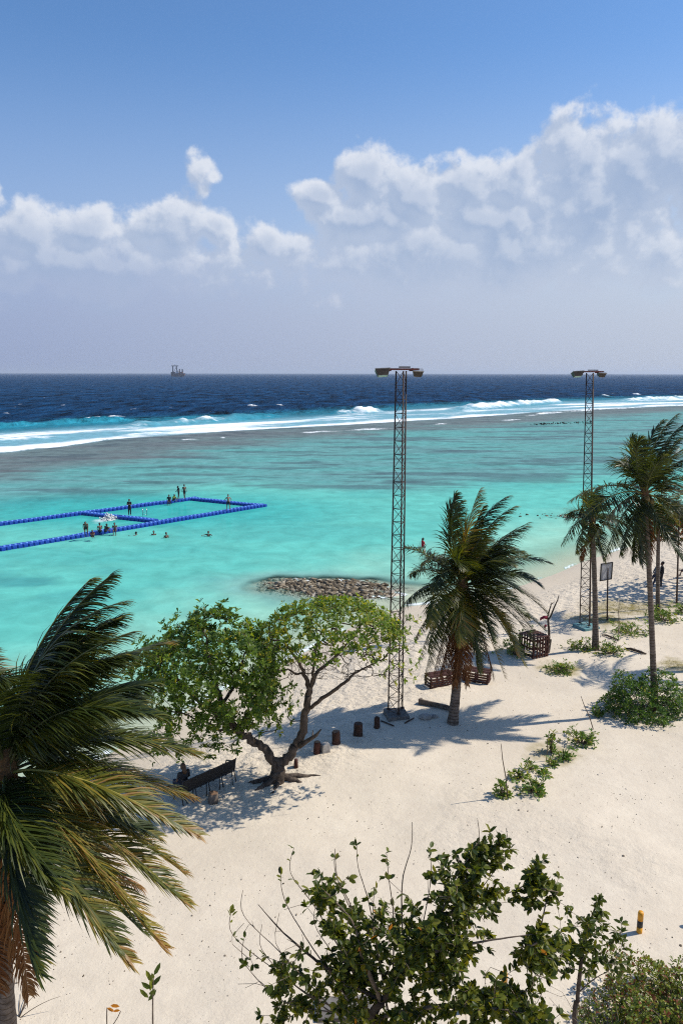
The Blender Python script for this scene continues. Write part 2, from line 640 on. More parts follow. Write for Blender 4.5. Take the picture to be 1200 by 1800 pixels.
M['board'] = simple('sun_bleached_board', (0.42, 0.42, 0.42), (0.20, 0.19, 0.19), 0.7, 2.5, 0.1, stretch=(3, 1, 0.6))
M['red_cloth'] = simple('red_cloth', (0.30, 0.025, 0.05), (0.16, 0.015, 0.03), 0.85, 6, 0.4, 0.02)
M['skin'] = simple('skin', (0.16, 0.085, 0.055), (0.13, 0.068, 0.045), 0.55, 5, 0.0)
M['skin_pale'] = simple('skin_lighter', (0.34, 0.20, 0.14), (0.29, 0.165, 0.115), 0.55, 5, 0.0)
M['hair'] = simple('black_hair', (0.010, 0.008, 0.007), (0.018, 0.014, 0.012), 0.5, 20, 0.2, 0.01)
M['hair_brown'] = simple('brown_hair', (0.085, 0.045, 0.02), (0.05, 0.026, 0.012), 0.5, 20, 0.2, 0.01)
M['cloth_black'] = simple('black_swimwear', (0.012, 0.012, 0.014), (0.02, 0.02, 0.022), 0.7, 8, 0.2, 0.01)
M['cloth_navy'] = simple('navy_cloth', (0.018, 0.022, 0.045), (0.03, 0.035, 0.06), 0.75, 8, 0.2, 0.01)
M['cloth_red'] = simple('red_shirt', (0.52, 0.018, 0.025), (0.40, 0.015, 0.02), 0.75, 8, 0.2, 0.01)
M['cloth_green'] = simple('lime_green_cloth', (0.22, 0.34, 0.03), (0.15, 0.26, 0.02), 0.75, 8, 0.2, 0.01)
M['cloth_grey'] = simple('grey_cloth', (0.13, 0.14, 0.16), (0.09, 0.095, 0.11), 0.75, 8, 0.2, 0.01)
M['cloth_maroon'] = simple('maroon_cloth', (0.10, 0.02, 0.03), (0.07, 0.015, 0.02), 0.75, 8, 0.2, 0.01)
M['hull_blue'] = simple('ship_hull', (0.030, 0.045, 0.085), (0.05, 0.05, 0.07), 0.6, 0.05, 0.0)
M['hull_red'] = simple('ship_rust_red', (0.20, 0.075, 0.06), (0.14, 0.06, 0.05), 0.6, 0.05, 0.0)
M['ship_white'] = simple('ship_white', (0.62, 0.60, 0.60), (0.50, 0.48, 0.48), 0.6, 0.05, 0.0)
M['ship_dark'] = simple('ship_dark_steel', (0.020, 0.028, 0.055), (0.03, 0.035, 0.06), 0.6, 0.05, 0.0)


def palm_bark():
    m, T, out = new_mat('palm_bark')
    tc = T.node('ShaderNodeTexCoord')
    o = tc.outputs['Object']
    n = T.noise(o, 6.0, 5.0, 0.6)
    a = T.attr('var').outputs['Fac']         # height along the trunk in metres
    w = T.m('ADD', T.m('MULTIPLY', a, 1.0), T.m('MULTIPLY', n, 0.05))
    saw = T.m('FRACT', T.m('MULTIPLY', w, 8.0))
    ring = T.mr(saw, 0.0, 0.25, 0.0, 1.0, True)
    base = T.mix(T.mr(n, 0.35, 0.65), (0.21, 0.165, 0.13), (0.10, 0.078, 0.062))
    col = T.mix(ring, (0.055, 0.042, 0.033), base)
    b = principled(T, col, 0.85, T.bump(ring, 0.7, 0.03), 0.15)
    T.l.new(b.outputs[0], out.inputs[0])
    return m


M['bark_palm'] = palm_bark()


def sand_mat():
    m, T, out = new_mat('coral_sand')
    tc = T.node('ShaderNodeTexCoord')
    o = tc.outputs['Object']
    rough_a = T.attr('trample').outputs['Fac']
    wet = T.attr('wet').outputs['Fac']
    rub = T.attr('rubble').outputs['Fac']
    grs = T.attr('drygrass').outputs['Fac']
    n_big = T.noise(o, 0.22, 4.0, 0.55)
    n_mid = T.noise(o, 2.2, 5.0, 0.6)
    n_fine = T.noise(o, 26.0, 3.0, 0.6)
    col = T.mix(T.mr(n_big, 0.35, 0.65), (0.605, 0.52, 0.405), (0.675, 0.585, 0.46))
    col = T.mix(T.mr(n_mid, 0.35, 0.75, 0, 0.45), col, (0.53, 0.445, 0.345))
    # coral grit and small leaf litter
    d1 = T.vor(o, 7.0)
    gate1 = T.mr(T.noise(o, 0.9, 2.0), 0.46, 0.62)
    sp1 = T.m('MULTIPLY', T.mr(d1, 0.05, 0.12, 1, 0), gate1)
    d2 = T.vor(T.mapping(o, (1, 1, 1), (0, 0, 0.5), (3.3, 1.7, 0)), 17.0)
    sp2 = T.m('MULTIPLY', T.mr(d2, 0.10, 0.22, 1, 0), T.mr(T.noise(o, 1.7, 2.0), 0.42, 0.60))
    col = T.mix(T.m('MULTIPLY', sp1, 0.75), col, (0.22, 0.17, 0.125))
    col = T.mix(T.m('MULTIPLY', sp2, 0.6), col, (0.30, 0.245, 0.19))
    col = T.mix(T.m('MULTIPLY', T.mr(n_fine, 0.45, 0.75), 0.25), col, (0.36, 0.31, 0.25))
    # dry grass mat, damp strip, rubble bed
    gn = T.m('MULTIPLY', grs, T.mr(n_mid, 0.25, 0.6))
    col = T.mix(gn, col, (0.26, 0.215, 0.085))
    col = T.mix(T.m('MULTIPLY', wet, 0.75), col, (0.55, 0.455, 0.33))
    rn = T.noise(o, 3.5, 6.0, 0.65)
    col = T.mix(rub, col, T.mix(T.mr(rn, 0.4, 0.62), (0.16, 0.135, 0.105), (0.42, 0.37, 0.30)))
    # relief: footprints where trampled, soft ripples elsewhere
    h1 = T.m('MULTIPLY', T.noise(T.mapping(o, (1.0, 1.4, 1.0)), 2.0, 4.0, 0.55, 0.15), T.m('ADD', T.m('MULTIPLY', rough_a, 0.26), 0.012))
    h2 = T.m('MULTIPLY', T.noise(o, 5.0, 6.0, 0.65), T.m('ADD', 0.022, T.m('MULTIPLY', rough_a, 0.03)))
    h3 = T.m('ADD', T.m('MULTIPLY', n_fine, 0.0045), T.m('MULTIPLY', sp1, 0.012))
    h = T.m('ADD', T.m('ADD', h1, h2), T.m('ADD', h3, T.m('MULTIPLY', T.m('MULTIPLY', T.m('SUBTRACT', rn, 0.5), rub), 0.25)))
    nrm = T.bump(h, 1.0, 1.0)
    b = principled(T, col, T.m('SUBTRACT', 0.95, T.m('MULTIPLY', wet, 0.35)), nrm, 0.2)
    T.l.new(b.outputs[0], out.inputs[0])
    return m


def water_mat():
    m, T, out = new_mat('sea_water')
    tc = T.node('ShaderNodeTexCoord')
    o = tc.outputs['Object']
    col = T.attr('watercol').outputs['Color']
    foam = T.attr('foam').outputs['Fac']
    alpha = T.attr('alpha').outputs['Fac']
    deep = T.attr('deep').outputs['Fac']
    chop = T.attr('chop').outputs['Fac']
    # wind ripples run across the view, crests a few times longer than wide
    vr = T.mapping(o, (0.75, 0.75, 1.0), (0, 0, R(-10)))
    r1 = T.noise(vr, 0.55, 4.0, 0.65, 0.4)
    r2 = T.noise(T.mapping(o, (1.0, 0.30, 1.0), (0, 0, R(-8))), 0.10, 4.0, 0.72, 0.3)
    r3 = T.noise(T.mapping(o, (0.6, 1.0, 1.0), (0, 0, R(14))), 2.4, 3.0, 0.6)
    tone = T.m('ADD', T.m('MULTIPLY', T.m('SUBTRACT', r1, 0.5), 1.7), T.m('MULTIPLY', T.m('SUBTRACT', r2, 0.5), T.m('ADD', 0.5, T.m('MULTIPLY', deep, 3.4))))  # light and dark of ripples and wave faces painted into the colour
    k = T.m('ADD', 1.0, T.m('MULTIPLY', tone, T.m('ADD', 0.50, T.m('MULTIPLY', chop, 1.0))))
    kc = T.node('ShaderNodeCombineXYZ')
    for i in range(3):
        T.l.new(k, kc.inputs[i])
    colv = T.mix(1.0, col, kc.outputs[0], 'MULTIPLY')
    # wave relief
    hs = T.m('ADD', T.m('MULTIPLY', r1, T.m('ADD', 0.05, T.m('MULTIPLY', deep, 1.3))), T.m('ADD', T.m('MULTIPLY', r3, T.m('ADD', 0.018, T.m('MULTIPLY', deep, 0.25))), T.m('MULTIPLY', r2, T.m('MULTIPLY', deep, 5.0))))
    nrm = T.bump(hs, 0.9, 1.0)
    df = T.node('ShaderNodeBsdfDiffuse')
    T.l.new(colv, df.inputs['Color'])
    T.l.new(nrm, df.inputs['Normal'])
    gl = T.node('ShaderNodeBsdfGlossy')
    T._in(gl.inputs['Roughness'], T.m('ADD', 0.14, T.m('MULTIPLY', deep, 0.16)))
    T.l.new(nrm, gl.inputs['Normal'])
    fr = T.node('ShaderNodeFresnel')
    fr.inputs['IOR'].default_value = 1.33
    T.l.new(nrm, fr.inputs['Normal'])
    b = T.node('ShaderNodeMixShader')
    T.l.new(T.m('MULTIPLY', fr.outputs[0], T.m('SUBTRACT', 0.22, T.m('MULTIPLY', deep, 0.16))), b.inputs[0])
    T.l.new(df.outputs[0], b.inputs[1])
    T.l.new(gl.outputs[0], b.inputs[2])
    # scattered white caps out at sea
    cn = T.noise(T.mapping(o, (1.0, 0.35, 1.0), (0, 0, R(-6))), 0.16, 5.0, 0.70)
    cap = T.m('MULTIPLY', T.mr(cn, 0.675, 0.74), deep)
    fn = T.noise(T.mapping(o, (0.6, 1.0, 1.0)), 0.55, 6.0, 0.62)
    fm = T.mr(T.m('ADD', foam, T.m('MULTIPLY', T.m('SUBTRACT', fn, 0.5), 0.9)), 0.30, 0.85, 0.0, 1.0, True)
    fm = T.m('MULTIPLY', fm, T.mr(foam, 0.02, 0.15))
    fm = T.m('MAXIMUM', fm, T.m('MULTIPLY', cap, 0.85))
    fo = T.node('ShaderNodeBsdfDiffuse')
    fo.inputs['Color'].default_value = (0.84, 0.87, 0.88, 1)
    T.l.new(T.bump(fn, 0.6, 0.6), fo.inputs['Normal'])
    mx = T.node('ShaderNodeMixShader')
    T.l.new(fm, mx.inputs[0])
    T.l.new(b.outputs[0], mx.inputs[1])
    T.l.new(fo.outputs[0], mx.inputs[2])
    tr = T.node('ShaderNodeBsdfTransparent')
    tr.inputs['Color'].default_value = (0.86, 0.97, 0.95, 1)
    mx2 = T.node('ShaderNodeMixShader')
    T.l.new(T.m('MAXIMUM', alpha, fm), mx2.inputs[0])
    T.l.new(tr.outputs[0], mx2.inputs[1])
    T.l.new(mx.outputs[0], mx2.inputs[2])
    T.l.new(mx2.outputs[0], out.inputs[0])
    return m


# ------------------------------------------------------------------ the ground: one sheet of coral sand that dips under the sea
def stretch_axis(lo, hi, step, far, grow=1.12):
    a = list(np.arange(lo, hi + step * 0.5, step))
    s = step
    x = a[-1]
    while x < far:
        s *= grow
        x += s
        a.append(x)
    s = step
    x = a[0]
    pre = []
    while x > -far:
        s *= grow
        x -= s
        pre.append(x)
    return np.array(pre[::-1] + a)


def build_sand():
    xs = stretch_axis(-24.0, 36.0, 0.15, 500.0)
    ys = stretch_axis(8.0, 66.0, 0.17, 500.0)
    X, Y = np.meshgrid(xs, ys)
    h, s, bar = terrain(X, Y)
    tr = trample(X, Y, s)
    tr = np.maximum(tr, 0.22 * sstep(0.05, 0.5, fbm(X * 0.13, Y * 0.13, 3, 93)) * sstep(4, 8, s))
    foot = fbm(X * 1.9, Y * 2.4, 3, 31)
    h = h + tr * (0.050 * foot - 0.045 * np.clip(pnoise(X * 1.5, Y * 1.9, 44), 0, 1)) + (1 - tr) * sstep(3, 8, s) * 0.010 * fbm(X * 0.9, Y * 0.9, 3, 17)
    # shallow curved rut with raised edges in the near sand
    tp = [(P(a, b, 1.2).x, P(a, b, 1.2).y) for a, b in ((1320, 1668), (1200, 1690), (1120, 1706), (1065, 1730), (1045, 1775), (1040, 1850))]
    dt, _ = polydist(X, Y, tp)
    h = h - 0.035 * np.exp(-(np.abs(dt) / 0.14) ** 2) + 0.025 * np.exp(-((np.abs(dt) - 0.26) / 0.10) ** 2)
    wet = sstep(-4.0, 0.2, s) * (1 - sstep(0.8, 5.5, s))
    gx = np.zeros_like(X)
    for (px, py, rx, ry) in ((1105, 1065, 2.6, 1.6), (1060, 1085, 1.8, 1.3), (1175, 1060, 1.8, 1.0), (985, 1172, 1.0, 0.8), (1190, 1170, 0.9, 0.9), (970, 1320, 0.9, 0.7)):
        c = P(px, py, 1.2)
        gx = np.maximum(gx, np.exp(-(((X - c.x) / rx) ** 2 + ((Y - c.y) / ry) ** 2) ** 1.5))
    gx = np.clip(gx * 1.2 + 0.5 * fbm(X * 1.2, Y * 1.2, 3, 61) * (gx > 0.05), 0, 1)
    rub = 0.85 * sstep(0.30, 0.70, bar + 0.22 * fbm(X * 0.7, Y * 0.7, 3, 71))
    ny, nx = X.shape
    idx = np.arange(ny * nx).reshape(ny, nx)
    q = np.stack([idx[:-1, :-1], idx[:-1, 1:], idx[1:, 1:], idx[1:, :-1]], -1).reshape(-1, 4)
    me = mesh_np('sand_beach', np.stack([X, Y, h], -1).reshape(-1, 3), q, [sand_mat()], True,
                 {'trample': ('FLOAT', tr), 'wet': ('FLOAT', wet), 'rubble': ('FLOAT', rub), 'drygrass': ('FLOAT', gx)})
    o = link('sand_beach', me)
    o['kind'] = 'structure'
    o['label'] = 'pale coral sand beach with footprints'


build_sand()


# ------------------------------------------------------------------ the sea
def lin(r, g, b):
    def f(c):
        c /= 255.0
        return c / 12.92 if c <= 0.04045 else ((c + 0.055) / 1.055) ** 2.4
    return np.array([f(r), f(g), f(b)])


FOAM_LOW = wl([(-260, 822), (-100, 806), (0, 797), (97, 787), (195, 773), (300, 765), (400, 758), (600, 747), (800, 735), (950, 724), (1200, 712), (1450, 704), (1800, 697)])
FOAM_UP = wl([(-260, 768), (-100, 762), (0, 757), (200, 747), (400, 737), (600, 727), (800, 713), (1000, 704), (1200, 697), (1450, 690), (1800, 684)])
LAGOON = wl([(-500, 960), (-200, 930), (0, 905), (160, 888), (330, 866), (450, 868), (700, 872), (1000, 852), (1200, 838), (1500, 810)])


def build_sea():
    ang = np.radians(np.linspace(-72, 66, 560))
    r1 = 16 * np.exp(np.arange(0, 610) * 0.0060)
    r2 = [r1[-1]]
    while r2[-1] < 90000:
        r2.append(r2[-1] * 1.07)
    rr = np.concatenate([r1, np.array(r2[1:])])
    A, RR = np.meshgrid(ang, rr)
    X, Y = RR * np.sin(A), RR * np.cos(A)
    h, s, bar = terrain(X, Y)
    dlow, arc = polydist(X, Y, FOAM_LOW)
    dup, _ = polydist(X, Y, FOAM_UP)
    dlag, _ = polydist(X, Y, LAGOON)
    wob = 5.0 * fbm(X * 0.03, Y * 0.03, 4, 81)
    far = np.minimum(1, 300.0 / RR)
    z = np.zeros_like(X)
    # ripples in the lagoon, swell outside
    z += 0.02 * fbm(X * 0.5, Y * 1.1, 3, 91) * sstep(0.1, 0.8, -h)
    outside = sstep(-6, 20, dup)
    sw = np.sin((dlow + 3.5 * fbm(X * 0.012, Y * 0.012, 3, 7)) * 2 * np.pi / 27.0)
    z += outside * far * (0.35 * sw + 0.45 * fbm(X * 0.05, Y * 0.08, 4, 13))
    # --- colour of the water body
    def C(*c):
        return lin(*c) * 0.80
    sh = C(160, 214, 190)      # over pale sand, knee deep
    tq = C(104, 197, 182)       # lagoon turquoise
    tq2 = C(88, 184, 174)
    rf = C(102, 153, 152)       # sea-grass and rubble beyond
    br = C(108, 112, 112)       # reef flat
    dk = C(60, 74, 84)         # dark coral heads
    td = C(40, 120, 140)       # surf zone, blue-green
    db = C(20, 58, 92)        # deep water
    depth = np.clip(-h, 0, 3)
    col = np.broadcast_to(tq, X.shape + (3,)).copy()

    def mixc(f, c):
        nonlocal col
        f = f[..., None]
        col = col * (1 - f) + c * f
    mixc(sstep(0.9, 0.25, depth) if False else 1 - sstep(0.25, 1.1, depth + 0.12 * fbm(X * 0.2, Y * 0.2, 3, 23)), sh)
    st = fbm(X * 0.028, Y * 0.075, 5, 41, 0.55)
    mixc(0.7 * sstep(-0.1, 0.5, st) * sstep(0.8, 1.6, depth), tq2)
    # inner edge of the reef flat
    lag = sstep(-3, 16, dlag + wob * 1.3)
    mixc(lag * 0.85, rf)
    st2 = fbm(X * 0.022 + 3.1, Y * 0.085, 5, 47, 0.58)
    mixc(lag * (1 - sstep(-26, -14, dlow)) * 0.75 * sstep(0.02, -0.45, st2) if False else lag * 0.8 * (1 - sstep(-0.45, 0.05, st2)), C(94, 166, 160))
    mixc(sstep(-9, 5, dlag + wob) * sstep(0.22, 0.62, st2) * 0.55, dk * 1.35)
    mixc(sstep(-5, 14, dlag + wob) * sstep(0.30, 0.55, fbm(X * 0.06, Y * 0.2, 4, 53)) * 0.5, dk)
    mixc(sstep(-42, -20, dlow + wob * 0.9 + 8 * st2) * 0.80, br)
    mixc(sstep(-30, -10, dlow + wob) * sstep(0.1, 0.5, fbm(X * 0.09, Y * 0.22, 4, 59)) * 0.55, dk * 0.9)
    # surf zone and deep water
    mixc(sstep(-3, 4, dlow + 0.3 * wob), C(120, 176, 190))
    mixc(sstep(-16, 2, dup + 0.5 * wob), td)
    mixc(sstep(2, 45, dup + wob), db)
    mixc(sstep(40, 600, dup) * 0.55, C(30, 70, 106))
    pc = P(230, 895)
    mixc(0.8 * np.exp(-((((X - pc.x) + 0.0) / 24) ** 2 + ((Y - pc.y) / 11) ** 2) ** 2), C(44, 172, 168))
    # rubble bar seen through the shallows
    mixc(sstep(0.04, 0.45, bar + 0.10 * fbm(X * 0.35, Y * 0.5, 3, 29)) * 0.50, C(92, 148, 152))
    patch = P(40, 1025)
    mixc(0.5 * np.exp(-(((X - patch.x) / 9) ** 2 + ((Y - patch.y) / 5) ** 2)) * sstep(-0.2, 0.4, fbm(X * 0.12, Y * 0.25, 3, 37)), C(50, 130, 140))
    # --- surf
    foam = np.zeros_like(X)
    t = np.clip(dlow / np.maximum(dlow - dup, 0.5), -1, 2)
    inside = sstep(-1.2, 0.6, dlow) * (1 - sstep(-6, 0, dup))
    band = fbm(arc * 0.013, dlow * 0.055, 4, 101)
    foam = np.maximum(foam, inside * np.clip(0.56 - 0.40 * t + 0.70 * band, 0, 1))
    foam = np.maximum(foam, inside * (1 - sstep(0.06, 0.30, t + 0.10 * fbm(arc * 0.03, dlow * 0.05, 3, 104))) * np.clip(0.66 + 0.9 * fbm(arc * 0.018, dlow * 0.07, 4, 103), 0, 1))
    # breaking crests: px line, height, width, white share
    crests = [([(-120, 757), (0, 752), (70, 748), (150, 743), (215, 739), (250, 737)], 1.5, 4.0, 0.0),
              ([(122, 742), (165, 737), (215, 734), (250, 731)], 1.0, 2.2, 0.95),
              ([(205, 753), (260, 749), (330, 744), (400, 739), (450, 735), (510, 731)], 1.9, 3.6, 0.75),
              ([(150, 771), (230, 765), (320, 760), (420, 753), (520, 748)], 0.5, 2.2, 0.95),
              ([(-60, 784), (0, 776), (80, 770), (155, 765)], 0.7, 3.0, 1.0),
              ([(-80, 806), (0, 795), (50, 790), (98, 786)], 0.7, 3.2, 1.0),
              ([(100, 783), (140, 781)], 0.35, 1.6, 0.9), ([(145, 778), (168, 776)], 0.3, 1.4, 0.9), ([(172, 775), (192, 773)], 0.3, 1.4, 0.9),
              ([(300, 776), (366, 771)], 0.3, 1.5, 0.9), ([(383, 771), (400, 770)], 0.25, 1.4, 0.8),
              ([(455, 765), (510, 763), (560, 760), (640, 756), (720, 752)], 0.35, 1.8, 0.85),
              ([(735, 750), (770, 746), (800, 743)], 0.35, 2.0, 0.9),
              ([(562, 728), (600, 727), (640, 725), (678, 722)], 2.4, 4.5, 1.0),
              ([(425, 716), (460, 714)], 1.2, 3.0, 0.9), ([(482, 714), (498, 713)], 1.0, 2.5, 0.9), ([(2, 730), (18, 729)], 0.9, 2.2, 0.9),
              ([(800, 722), (860, 716), (920, 711), (990, 706)], 2.4, 5.0, 1.0),
              ([(1050, 697), (1074, 696)], 2.2, 5.0, 1.0), ([(1110, 694), (1124, 693)], 1.4, 4.0, 0.9),
              ([(1080, 706), (1140, 702), (1200, 699), (1300, 695)], 2.0, 5.0, 0.9),
              ([(845, 742), (890, 739), (935, 735)], 0.3, 2.0, 0.9),
              ([(905, 735), (950, 727), (1050, 720), (1200, 711), (1350, 705)], 0.4, 2.6, 0.95)]
    for pix, hh, ww, wh in crests:
        pts = wl(pix)
        d, a = polydist(X, Y, pts)
        L = sum(math.dist(p, q) for p, q in zip(pts[:-1], pts[1:]))
        ed = min(0.48, max(0.12, 14.0 / L))
        env = sstep(-0.02, ed, a / L) * (1 - sstep(1 - ed, 1.02, a / L))
        env = env * (0.75 + 0.5 * np.clip(fbm(a * 0.09, a * 0 + hh, 3, 66), -0.5, 0.5))
        # beyond the ends the signed distance is meaningless: keep close to the line only
        jit = 0.8 * fbm(a * 0.12, a * 0 + hh * 7, 3, 5)
        dd = d + jit * min(1.0, ww / 3)
        prof = np.where(dd > 0, np.exp(-(dd / (ww * 1.5)) ** 2), np.exp(-(dd / (ww * 0.6)) ** 2))
        lump = 1 + 0.35 * fbm(a * 0.3, dd * 0.2, 3, 15)
        z = np.maximum(z, hh * env * prof * lump)
        if wh > 0:
            spill = np.where(dd > 0, np.exp(-(dd / (ww * 0.45)) ** 2), np.exp(-(np.abs(dd) / (ww * 1.0)) ** 2))
            patchy = np.clip(0.72 + 0.9 * fbm(a * 0.06, dd * 0.1 + hh * 3, 3, 111), 0, 1) if wh < 0.8 else 1.0
            foam = np.maximum(foam, wh * env * spill * patchy)
        face = np.exp(-((dd + ww * 0.9) / (ww * 0.9)) ** 2) * env
        if hh >= 1.5:
            f = (face * 0.75)[..., None]
            col = col * (1 - f) + C(48, 150, 172) * f
    # foam fringe on the sand and a swimmer's splash inside the floating pool
    foam = np.maximum(foam, 0.85 * np.exp(-((h + 0.015) / 0.020) ** 2) * sstep(-0.2, 0.3, fbm(X * 0.25, Y * 0.25, 3, 19)))
    for (px, py, r, k) in ((192, 914, 0.8, 1.0), (178, 916, 1.3, 0.55), (212, 911, 0.7, 0.6), (247, 938, 0.4, 0.5), (377, 941, 0.35, 0.45), (286, 944, 0.3, 0.4)):
        c = P(px, py)
        foam = np.maximum(foam, k * np.exp(-(((X - c.x) / r) ** 2 + ((Y - c.y) / (r * 1.2)) ** 2)))
    alpha = sstep(0.0, 0.42, -h)
    deep = sstep(-4, 25, dup)
    chop = np.clip(0.25 * lag + 0.55 * deep, 0, 1) * (1 - 0.6 * sstep(1500, 12000, RR))
    ny, nx = X.shape
    idx = np.arange(ny * nx).reshape(ny, nx)
    q = np.stack([idx[:-1, :-1], idx[1:, :-1], idx[1:, 1:], idx[:-1, 1:]], -1).reshape(-1, 4)
    # no water where the beach stands well above it
    hq = np.maximum.reduce([h.ravel()[q[:, i]] for i in range(4)])
    hn = np.minimum.reduce([h.ravel()[q[:, i]] for i in range(4)])
    q = q[(hn < 0.12)]
    q = q[:, ::-1]
    cc = np.concatenate([col, np.ones(col.shape[:2] + (1,))], -1)
    me = mesh_np('sea_water', np.stack([X, Y, z], -1).reshape(-1, 3), q, [water_mat()], True,
                 {'watercol': ('FLOAT_COLOR', cc), 'foam': ('FLOAT', foam), 'alpha': ('FLOAT', alpha), 'deep': ('FLOAT', deep), 'chop': ('FLOAT', chop)})
    o = link('sea_water', me)
    o['kind'] = 'structure'
    o['label'] = 'turquoise lagoon and deep blue sea beyond the breakers'


build_sea()

# ------------------------------------------------------------------ plants: shared builders
def bez(a, b, c, n):
    return [a * (1 - t) ** 2 + b * 2 * t * (1 - t) + c * t * t for t in [i / (n - 1) for i in range(n)]]


WIND = Vector((1.0, 0.25, 0.0)).normalized()


def frond_mesh(base, ctrl, tip, leaf_len, nleaf, wind=0.5, droop=0.35, hue=0.4, dry=False, fold=0.0, wid=0.040, roll=0.0):
    """one pinnate palm leaf: a tapering midrib (returned apart) and two rows of narrow curved leaflets"""
    ns = 26
    pts = bez(base, ctrl, tip, ns)
    L = sum((pts[i + 1] - pts[i]).length for i in range(ns - 1))
    rib = MB().tube(pts, [0.035 * (1 - 0.85 * i / (ns - 1)) for i in range(ns)], 5)
    P3 = np.array([tuple(p) for p in pts])
    T3 = np.gradient(P3, axis=0)
    T3 /= np.linalg.norm(T3, axis=1)[:, None]
    up = np.array([0, 0, 1.0])
    w3 = np.array(tuple(WIND))
    V, F, A = [], [], []
    hv = rng.uniform(-0.08, 0.08)
    for side in (-1, 1):
        t = 0.10 + 0.90 * (np.arange(nleaf) + rng.uniform(0, 0.6, nleaf)) / nleaf
        t = np.clip(t, 0, 0.999)
        fi = t * (ns - 1)
        i0 = np.floor(fi).astype(int)
        fr = (fi - i0)[:, None]
        p = P3[i0] * (1 - fr) + P3[np.minimum(i0 + 1, ns - 1)] * fr
        tg = T3[i0]
        nrm = up - tg * (tg @ up)[:, None]
        nl = np.linalg.norm(nrm, axis=1)[:, None]
        nrm = np.where(nl > 0.15, nrm / np.maximum(nl, 1e-6), np.array([0.3, -0.9, 0.2]))
        sd = np.cross(tg, nrm)
        sd /= np.linalg.norm(sd, axis=1)[:, None]
        nrm = np.cross(sd, tg)
        if roll:
            c, s = math.cos(roll), math.sin(roll)
            sd, nrm = sd * c + nrm * s, nrm * c - sd * s
        ln = leaf_len * np.clip(0.35 + 2.6 * t, 0, 1) * (1 - 0.72 * np.clip((t - 0.45) / 0.55, 0, 1) ** 1.4) * rng.uniform(0.82, 1.12, nleaf)
        fwd = 0.30 + 0.85 * t
        d = sd * side * (1.0 - 0.35 * t)[:, None] + tg * fwd[:, None] + nrm * (fold + rng.normal(0, 0.10, nleaf))[:, None] + w3 * wind * rng.uniform(0.6, 1.3, nleaf)[:, None] + rng.normal(0, 0.13, (nleaf, 3))
        d /= np.linalg.norm(d, axis=1)[:, None]
        var = np.clip(hue + hv + rng.normal(0, 0.17, nleaf) + (t > 0.93) * 0.25, 0, 1)
        broken = rng.random(nleaf) < 0.05
        ln = np.where(broken, ln * 0.4, ln)
        cur = p.copy()
        rows = []
        segs = 4
        for k in range(segs + 1):
            wk = wid * (0.55, 1.0, 0.85, 0.55, 0.06)[k] * 0.5
            wv = np.cross(d, nrm)
            wl_ = np.linalg.norm(wv, axis=1)[:, None]
            wv = wv / np.maximum(wl_, 1e-6)
            rows.append((cur - wv * wk, cur + wv * wk))
            if k < segs:
                cur = cur + d * (ln / segs)[:, None]
                d = d + np.array([0, 0, -1.0]) * (droop * (0.35 + 0.35 * k)) * rng.uniform(0.6, 1.4, nleaf)[:, None] + w3 * wind * 0.22
                d /= np.linalg.norm(d, axis=1)[:, None]
        vv = np.stack([r for pr in rows for r in pr], 1)          # n, 10, 3
        o = sum(len(v) for v in V)
        ff = []
        b = o + np.arange(nleaf) * (2 * (segs + 1))
        for k in range(segs):
            ff.append(np.stack([b + 2 * k, b + 2 * k + 1, b + 2 * k + 3, b + 2 * k + 2], 1))
        V.append(vv.reshape(-1, 3))
        F.append(np.concatenate(ff))
        A.append(np.repeat(var, 2 * (segs + 1)))
    me = mesh_np('frond', np.concatenate(V), np.concatenate(F), [M['frond_dry'] if dry else M['frond']], False, {'var': ('FLOAT', np.concatenate(A))})
    return me, rib


